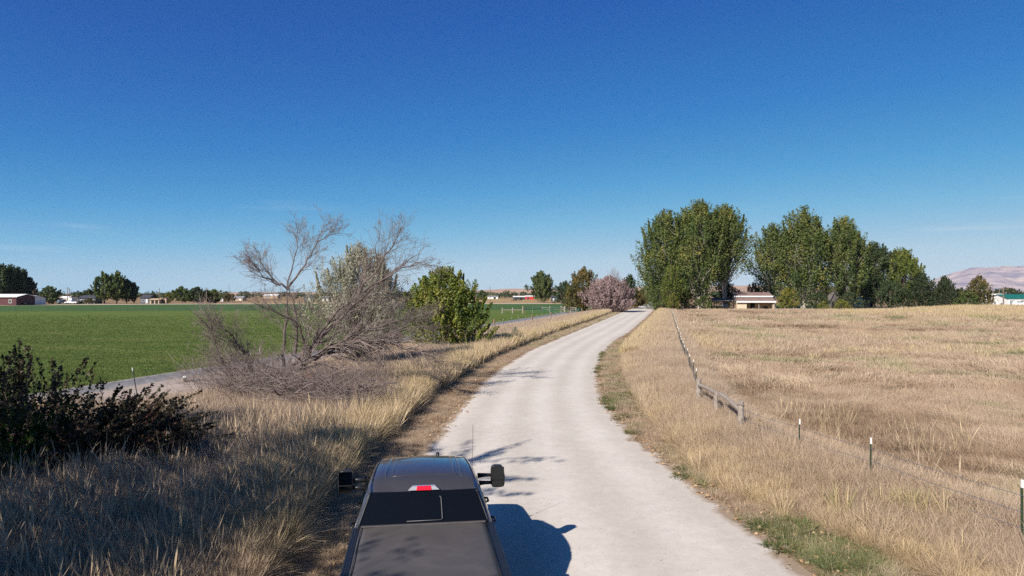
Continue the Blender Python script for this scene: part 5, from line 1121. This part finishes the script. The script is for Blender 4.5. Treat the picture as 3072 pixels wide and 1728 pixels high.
def truck():
    T = empty('pickup_truck', (-1.235, 9.62, .024), R(8.0), 'dark charcoal crew cab pickup with covered bed driving away at the bottom', 'pickup truck')
    def half(p): return p
    # cab loft
    prof = [(.0, .42), (.86, .42), (.965, .56), (1.0, .85), (1.012, 1.12), (.985, 1.33), (.955, 1.40), (.90, 1.60), (.835, 1.80), (.80, 1.875), (.765, 1.925), (.70, 1.955), (.62, 1.958), (.45, 1.972), (.22, 1.985), (0, 1.99)]
    st = [(.0, .25, .905), (.06, .36, .955), (.5, .62, .985), (1.1, 1.0, 1.0), (1.75, 1.5, .995), (2.2, 1.78, .975), (2.72, 1.98, .945)]   # y at belt, y at roof, roof height factor
    def P(j, i, out=0):
        x, z = prof[j]; yb, yt, rf = st[i]; k = min(1, max(0, (z - 1.38) / .56)); zz = z if z < 1.38 else 1.38 + (z - 1.38) * (1 - (1 - rf) * 1.0 / .29 * .29 * 1.0) if False else (z if z < 1.38 else 1.38 + (z - 1.38) * (rf * 1.99 - 1.38) / (1.99 - 1.38))
        x *= 1 - .13 * k * (max(0, i - 1) / (len(st) - 2)) ** 1.3
        return Vector((x + out, yb + (yt - yb) * k, zz))
    nj, ni = len(prof), len(st); m = MB(); vs = []
    for i in range(ni):
        row = [P(j, i) for j in range(nj)]; vs += row + [Vector((-p.x, p.y, p.z)) for p in row[::-1][1:-1]]
    nr = 2 * nj - 2; fs = []
    for i in range(ni - 1):
        for j in range(nr): j2 = (j + 1) % nr; fs.append((i * nr + j, i * nr + j2, (i + 1) * nr + j2, (i + 1) * nr + j))
    # rear wall and front wall as strips
    for i, fl in ((0, False), (ni - 1, True)):
        for j in range(0, nj - 2):
            a, b = i * nr + j, i * nr + j + 1; c = i * nr + (nr - j - 1) % nr; d = i * nr + (nr - j) % nr
            q = (a, b, c, d) if j else (a, b, i * nr + nr - 1); 
            if j == 0: q = (i * nr, i * nr + 1, i * nr + nr - 1)
            fs.append(q if fl else q[::-1])
        fs.append((i * nr + nj - 2, i * nr + nj - 1, i * nr + nj) if fl else (i * nr + nj, i * nr + nj - 1, i * nr + nj - 2))
    m.add(vs, fs); cab = m.build('cab', M['paint'], T, True)
    bm = bmesh.new(); bm.from_mesh(cab.data); bmesh.ops.recalc_face_normals(bm, faces=bm.faces)
    for e in bm.edges:
        if e.calc_face_angle(0) > R(38): e.smooth = False
    bm.to_mesh(cab.data); bm.free()
    s = cab.modifiers.new('b', 'BEVEL'); s.width = .018; s.segments = 3; s.limit_method = 'ANGLE'; s.angle_limit = R(38)
    # rear window: a pane proud of the rear wall
    def rear(x, z, o=.012):
        k = (z - 1.40) / .50; return (x, .012 + .235 * max(0, (z - 1.38) / .56) - o - .008, z)
    zb, zt_ = 1.385, 1.80
    xs = lambda z: .945 - .155 * (z - 1.385) / .42
    def pane(x0f, x1f, za_, zb_, o, nm, mat, par, rim=0, nx=8):
        m = MB(); vs = []; 
        for kz in range(2):
            z = (za_, zb_)[kz]
            for i in range(nx + 1):
                f = x0f + (x1f - x0f) * i / nx; x = f * xs(z); bow = .035 * (1 - f * f); q = rear(x, z, o); vs.append((q[0], q[1] - bow, q[2]))
        fs = [(i, i + 1, nx + 2 + i, nx + 1 + i) for i in range(nx)]; b = len(vs)
        vs2 = vs + [(v[0], v[1] + .03, v[2]) for v in vs]; fs += [(b + i + 1, b + i, b + nx + 1 + i, b + nx + 2 + i) for i in range(nx)]
        fs += [(0, b, b + nx + 1, nx + 1), (nx, 2 * nx + 1, b + 2 * nx + 1, b + nx)] + [(i, b + i, b + i + 1, i + 1) for i in range(nx)] + [(nx + 1 + i, nx + 2 + i, b + nx + 2 + i, b + nx + 1 + i) for i in range(nx)]
        m.add(vs2, fs); return m.build(nm, M[mat], par, False)
    rw = pane(-.965, .965, zb, zt_ + .01, .004, 'rear_window', 'tglass', T)
    def seal(pts, r, nm, mat, par): m = MB(); m.tube(pts, r, 5); return m.build(nm, M[mat], par, True)
    sp = []
    for f, z in [(-.0, 1.45), (.215, 1.45), (.235, 1.47), (.245, 1.72), (.235, 1.745), (-.235, 1.75), (-.25, 1.73)]:
        x = f + (0 if f > -.24 else 0) ; q = rear(x, z, .004); sp.append((q[0], q[1] - .04, q[2]))
    pane(-.27, .27, 1.452, 1.748, .012, 'sliding_pane', 'tglass', rw, nx=4)
    a = rear(-.24, 1.45, .02); b = rear(.235, 1.45, .02); c = rear(.255, 1.47, .02); d = rear(.24, 1.73, .02); e = rear(.22, 1.75, .02); e2 = rear(.0, 1.752, .02)
    o_ = lambda q: (q[0], q[1] - .038, q[2])
    seal([o_(a), o_(b), o_(c), o_(d), o_(e)], .006, 'seal', 'glasstrim', rw)
    fr_ = []
    for f, z in [(-.95, 1.40), (.95, 1.40), (.962, 1.43), (.955, 1.78), (.93, 1.80), (-.93, 1.80), (-.955, 1.78), (-.962, 1.43), (-.95, 1.40)]:
        q = rear(f * xs(z), z, .016); fr_.append((q[0], q[1] - .035 * (1 - f * f), q[2]))
    seal(fr_[:2], .009, 'seal', 'trim', rw); seal(fr_[1:5], .009, 'seal', 'trim', rw); seal(fr_[5:], .009, 'seal', 'trim', rw)
    # third brake light on the roof's rear slope
    def roofrear(x, k):   # k 0..1 from the window top up to the roof panel
        z = 1.815 + .085 * k; return (x, .205 + .03 * k - .03 * (1 - (x / .8) ** 2) , z)
    bl = MB(); W1, W0 = .16, .225
    lo = [(-W0, 0), (W0, 0), (W1, 1), (-W1, 1)]
    vs = [Vector(roofrear(x, .06 + .62 * k)) + Vector((0, -.012, 0)) for x, k in lo] + [Vector(roofrear(x, .06 + .62 * k)) + Vector((0, .06, 0)) for x, k in lo]
    bl.add(vs, [(0, 1, 2, 3), (7, 6, 5, 4), (1, 0, 4, 5), (2, 1, 5, 6), (3, 2, 6, 7), (0, 3, 7, 4)]); B = bl.build('brake_light', M['clearlens'], T, bevel=.006)
    q = MB(); vs = [Vector(roofrear(x, .05 + .66 * k)) + Vector((0, -.02, 0)) for x, k in [(-.11, 0), (.11, 0), (.10, 1), (-.10, 1)]]; vs += [v + Vector((0, .04, 0)) for v in vs]
    q.add(vs, [(0, 1, 2, 3), (7, 6, 5, 4), (1, 0, 4, 5), (2, 1, 5, 6), (3, 2, 6, 7), (0, 3, 7, 4)]); q.build('red_lens', M['redlens'], B, bevel=.008)
    # roof: ribs, ditch strips, raised inner panel
    def roofpt(x, y, dz=0):
        yts = [s[1] for s in st]; rf = float(np.interp(y, yts, [s[2] for s in st])); z = float(np.interp(abs(x), [p[0] for p in prof[9:]][::-1], [p[1] for p in prof[9:]][::-1]))
        x *= 1 - .13 * max(0, (y - .5) / 1.45) ** 1.3
        return Vector((x, y, 1.38 + (z - 1.38) * (rf * 1.99 - 1.38) / .61 + dz))
    for s_ in (-1, 1):
        for x, y0, y1, r in ((.46, .55, 1.80, .014), (.56, .5, 1.84, .017)):
            m = MB(); m.tube([roofpt(s_ * x, y, .0) for y in np.linspace(y0, y1, 9)], [r * .3] + [r] * 7 + [r * .3], 6); m.build('roof_rib', M['paint'], T, True)
        m = MB(); m.tube([roofpt(s_ * .745, y, .004) * 1 for y in np.linspace(.30, 1.9, 9)], .012, 6); m.build('roof_moulding', M['trim'], T, True)
        m = MB(); m.bar(roofpt(s_ * .745, .27, .012), roofpt(s_ * .745, .40, .014), .03, .02); m.build('roof_clip', M['chrome'], T, bevel=.006)
    m = MB(); m.tube([roofpt(x, .56, .0) for x in np.linspace(-.5, .5, 9)], .007, 6); m.build('roof_crease', M['paint'], T, True)
    m = MB(); c = roofpt(.28, 1.84, .02); m.tube([c + Vector((0, -.06, -.02)), c + Vector((0, -.02, .015)), c + Vector((0, .06, -.005))], [.012, .03, .02], 8); m.build('satellite_antenna', M['trim'], T, True)
    # side glass
    def side(i0, i1, f0, f1, nm):
        for s_ in (-1, 1):
            m = MB(); vs = []
            for fi in (f0, f1):
                for j, tj in ((6, .25), (7, .0), (8, .0), (8, .75)):
                    i = i0; ii = fi * (ni - 1); i = min(int(ii), ni - 2); t = ii - i
                    a = P(j, i).lerp(P(j, i + 1), t); b2 = P(min(j + 1, nj - 1), i).lerp(P(min(j + 1, nj - 1), i + 1), t); p = a.lerp(b2, tj); vs.append(Vector((s_ * (p.x + .008), p.y, p.z)))
            fs = [(k, k + 1, 5 + k, 4 + k) for k in range(3)]; m.add(vs, fs if s_ < 0 else [f[::-1] for f in fs]); m.build(nm, M['tglass'], T, True)
    side(0, 0, .20, .52, 'rear_side_window'); side(0, 0, .55, .93, 'front_side_window')
    # windshield
    m = MB(); vs = []
    for z, w_ in ((1.40, .88), (1.80, .74)):
        k = (z - 1.38) / .56
        for x in np.linspace(-w_, w_, 7): vs.append((x, 2.72 + (1.98 - 2.72) * k + .012 + .05 * (1 - (x / w_) ** 2), z * 1.0 if z < 1.5 else z - .03))
    m.add(vs, [(i + 1, i, 7 + i, 8 + i) for i in range(6)]); m.build('windshield', M['tglass'], T, True)
    # doors as seams, handles
    for s_ in (-1, 1):
        for y in (.30, 1.28, 2.42):
            m = MB(); m.tube([(s_ * 1.008, y, .55), (s_ * 1.022, y, 1.1), (s_ * .995, y, 1.33)], .006, 4); m.build('door_seam', M['trim'], T)
        for y in (.42, 1.42):
            m = MB(); m.tube([(s_ * 1.015, y, 1.235), (s_ * 1.06, y + .04, 1.24), (s_ * 1.06, y + .2, 1.24), (s_ * 1.015, y + .24, 1.235)], [.016, .018, .018, .016], 7); m.build('door_handle', M['trim'], T, True)
    # hood and front end
    hp = [(.0, .45), (.90, .45), (.985, .6), (1.01, .95), (1.0, 1.15), (.95, 1.26), (.8, 1.30), (.45, 1.345), (0, 1.36)]; hs = [(2.60, 1.02, 1), (3.2, 1.0, 1), (3.75, .975, .99), (4.0, .93, .96), (4.06, .86, .9)]
    m = MB(); vs = []; n = len(hp); nr2 = 2 * n - 2
    for y, zf, xf in hs:
        row = [(x * xf, y, z if z < .7 else z * zf) for x, z in hp]; vs += row + [(-x, yy, z) for x, yy, z in row[::-1][1:-1]]
    fs = [(i * nr2 + j, i * nr2 + (j + 1) % nr2, (i + 1) * nr2 + (j + 1) % nr2, (i + 1) * nr2 + j) for i in range(len(hs) - 1) for j in range(nr2)] + [tuple(range((len(hs) - 1) * nr2, len(hs) * nr2))]
    m.add(vs, fs); m.build('hood', M['paint'], T, True)
    m = MB(); m.box((0, 4.08, .95), (1.3, .06, .38)); m.build('grille', M['trim'], T, bevel=.02)
    m = MB(); m.box((0, 4.12, .58), (1.95, .18, .28)); m.build('front_bumper', M['chrome'], T, bevel=.04)
    for s_ in (-1, 1): m = MB(); m.box((s_ * .8, 4.03, .98), (.28, .1, .3)); m.build('headlight', M['clearlens'], T, bevel=.03)
    m = MB(); m.tube([(.93, 3.05, 1.27), (.93, 3.05, 1.34)], .018, 6); A_ = m.build('antenna_base', M['trim'], T); m = MB(); m.tube([(.93, 3.05, 1.33), (.935, 3.0, 2.2)], .0035, 5); m.build('antenna_mast', M['trim'], A_)
    # bed
    y0, y1 = -2.12, -.035
    for s_ in (-1, 1):
        pr = [(.80, .55), (.98, .6), (1.005, .85), (1.015, 1.15), (1.0, 1.32), (.985, 1.365), (.955, 1.375)]
        m = MB(); vs = []
        for y in (y0, y0 + .7, y0 + 1.4, y1): vs += [(s_ * x, y, z) for x, z in pr] + [(s_ * (.86), y, 1.375), (s_ * .86, y, .9)]
        k = len(pr) + 2; fs = [(i * k + j, i * k + j + 1, (i + 1) * k + j + 1, (i + 1) * k + j) for i in range(3) for j in range(k - 1)] + [tuple(range(k)), tuple(range(3 * k, 4 * k))]
        m.add(vs, [f if s_ > 0 else f[::-1] for f in fs]); m.build('bed_side', M['paint'], T, False, bevel=.012)
        m = MB(); m.box((s_ * .925, (y0 + y1) / 2, 1.384), (.105, y1 - y0 - .01, .022)); c = m.build('rail_cap', M['trim'], T, bevel=.008)
        for g in (-.03, .0, .03):
            m = MB(); m.bar((s_ * .925 + g, y0 + .03, 1.397), (s_ * .925 + g, y1 - .02, 1.397), .008, .006); m.build('ridge', M['trim'], c)
        # wheel arches, wheels
        for y in (-1.15, 3.05):
            m = MB(); m.tube([(s_ * 1.012, y + .47 * math.cos(a), .42 + .47 * math.sin(a)) for a in np.linspace(0, math.pi, 14)], .028, 6); m.build('wheel_arch', M['paint'], T, True)
            m = MB(); m.tube([(s_ * .72, y, .40), (s_ * .74, y, .40), (s_ * .98, y, .40), (s_ * 1.0, y, .40)], [.36, .40, .40, .35], 28); wh = m.build('wheel', M['tyre'], T, bevel=.015)
            m = MB(); m.tube([(s_ * .95, y, .40), (s_ * 1.006, y, .40)], [.25, .23], 18); m.build('rim', M['rim'], wh)
    # tonneau cover with a slight crown and side seams
    nx, ny = 18, 22; V = []; 
    for j in range(ny + 1):
        for i in range(nx + 1):
            u, v = i / nx * 2 - 1, j / ny; x = u * .875; y = y0 + .02 + (y1 - y0 - .005) * v
            z = 1.396 + .022 * (1 - abs(u) ** 6) + .006 * math.sin(u * 5 + v * 3) * (1 - abs(u)) + .004 * math.sin(v * 12)
            V.append((x, y, z))
    V2 = V + [(x, y, z - .02) for x, y, z in V]; k = nx + 1; b = len(V)
    fs = [(j * k + i, j * k + i + 1, (j + 1) * k + i + 1, (j + 1) * k + i) for j in range(ny) for i in range(nx)]
    fs += [(i, b + i, b + i + 1, i + 1) for i in range(nx)] + [(ny * k + i + 1, b + ny * k + i + 1, b + ny * k + i, ny * k + i) for i in range(nx)] + [(j * k + k, b + j * k + k, b + j * k, j * k) for j in range(ny)] + [(j * k + nx, b + j * k + nx, b + j * k + k + nx, j * k + k + nx) for j in range(ny)]
    me = np_mesh('tonneau_cover', V2, np.array(fs), M['tonneau'], smooth=True); tc = link('tonneau_cover', me, T)
    for s_ in (-1, 1): m = MB(); m.tube([(s_ * .855, y0 + .03, 1.412), (s_ * .855, y1 - .02, 1.412)], .006, 5); m.build('seam', M['trim'], tc, True)
    m = MB(); m.bar((-.86, y1 - .035, 1.417), (.86, y1 - .035, 1.417), .05, .018); m.build('header_bar', M['tonneau'], tc, bevel=.006)
    m = MB(); m.box((0, y0 - .03, .98), (1.86, .07, .82)); tg = m.build('tailgate', M['paint'], T, bevel=.02); m = MB(); m.box((0, y0 - .08, 1.2), (.3, .04, .08)); m.build('handle', M['trim'], tg, bevel=.01)
    m = MB(); m.box((0, y0 - .16, .6), (1.95, .2, .22)); m.build('rear_bumper', M['chrome'], T, bevel=.03)
    for s_ in (-1, 1): m = MB(); m.box((s_ * .965, y0 - .02, 1.08), (.1, .1, .42)); m.build('tail_light', M['redlens'], T, bevel=.02)
    m = MB(); m.box((0, 1, .48), (1.7, 5.6, .16)); m.build('underbody', M['trim'], T)
    # tow mirrors
    for s_ in (-1, 1):
        ym = 1.93; cx = 1.27
        m = MB(); w_, h_ = .12, .19
        pts = []
        for a in np.linspace(0, 2 * math.pi, 20, endpoint=False):
            ca, sa = math.cos(a), math.sin(a); e = .42; pts.append((w_ * math.copysign(abs(ca) ** e, ca), h_ * math.copysign(abs(sa) ** e, sa)))
        vs = []
        for dy, sc in ((-.05, .96), (-.04, 1), (.03, 1), (.09, .85), (.11, .5)):
            for (x, z) in pts: xx = x * sc - (s_ * .03 * max(0, z / h_) if True else 0) * (1 if (x * s_) > 0 else 0); vs.append((s_ * cx + xx, ym + dy, 1.52 + z * sc))
        n = len(pts); fs = [(i * n + j, i * n + (j + 1) % n, (i + 1) * n + (j + 1) % n, (i + 1) * n + j) for i in range(4) for j in range(n)] + [tuple(range(n))[::-1], tuple(range(4 * n, 5 * n))]
        mb = MB(); mb.add(vs, fs); mi = mb.build('side_mirror', M['trim'], T, False, bevel=.02)
        for zc, zh, nm in ((1.575, .215, 'mirror_glass'), (1.40, .10, 'lower_mirror_glass')):
            g = MB(); g.box((s_ * cx, ym - .053, zc), (.21, .006, zh)); go = g.build(nm, M['mirror'], mi, bevel=.002)
            if s_ > 0: go.location = (0, 0, 0)
        for zz in (1.40, 1.53):
            g = MB(); g.tube([(s_ * .93, ym + .05, zz - .01), (s_ * 1.05, ym + .03, zz), (s_ * 1.18, ym + .02, zz)], [.045, .032, .028], 8); g.build('mirror_arm', M['trim'], mi, True)
    return T
truck()
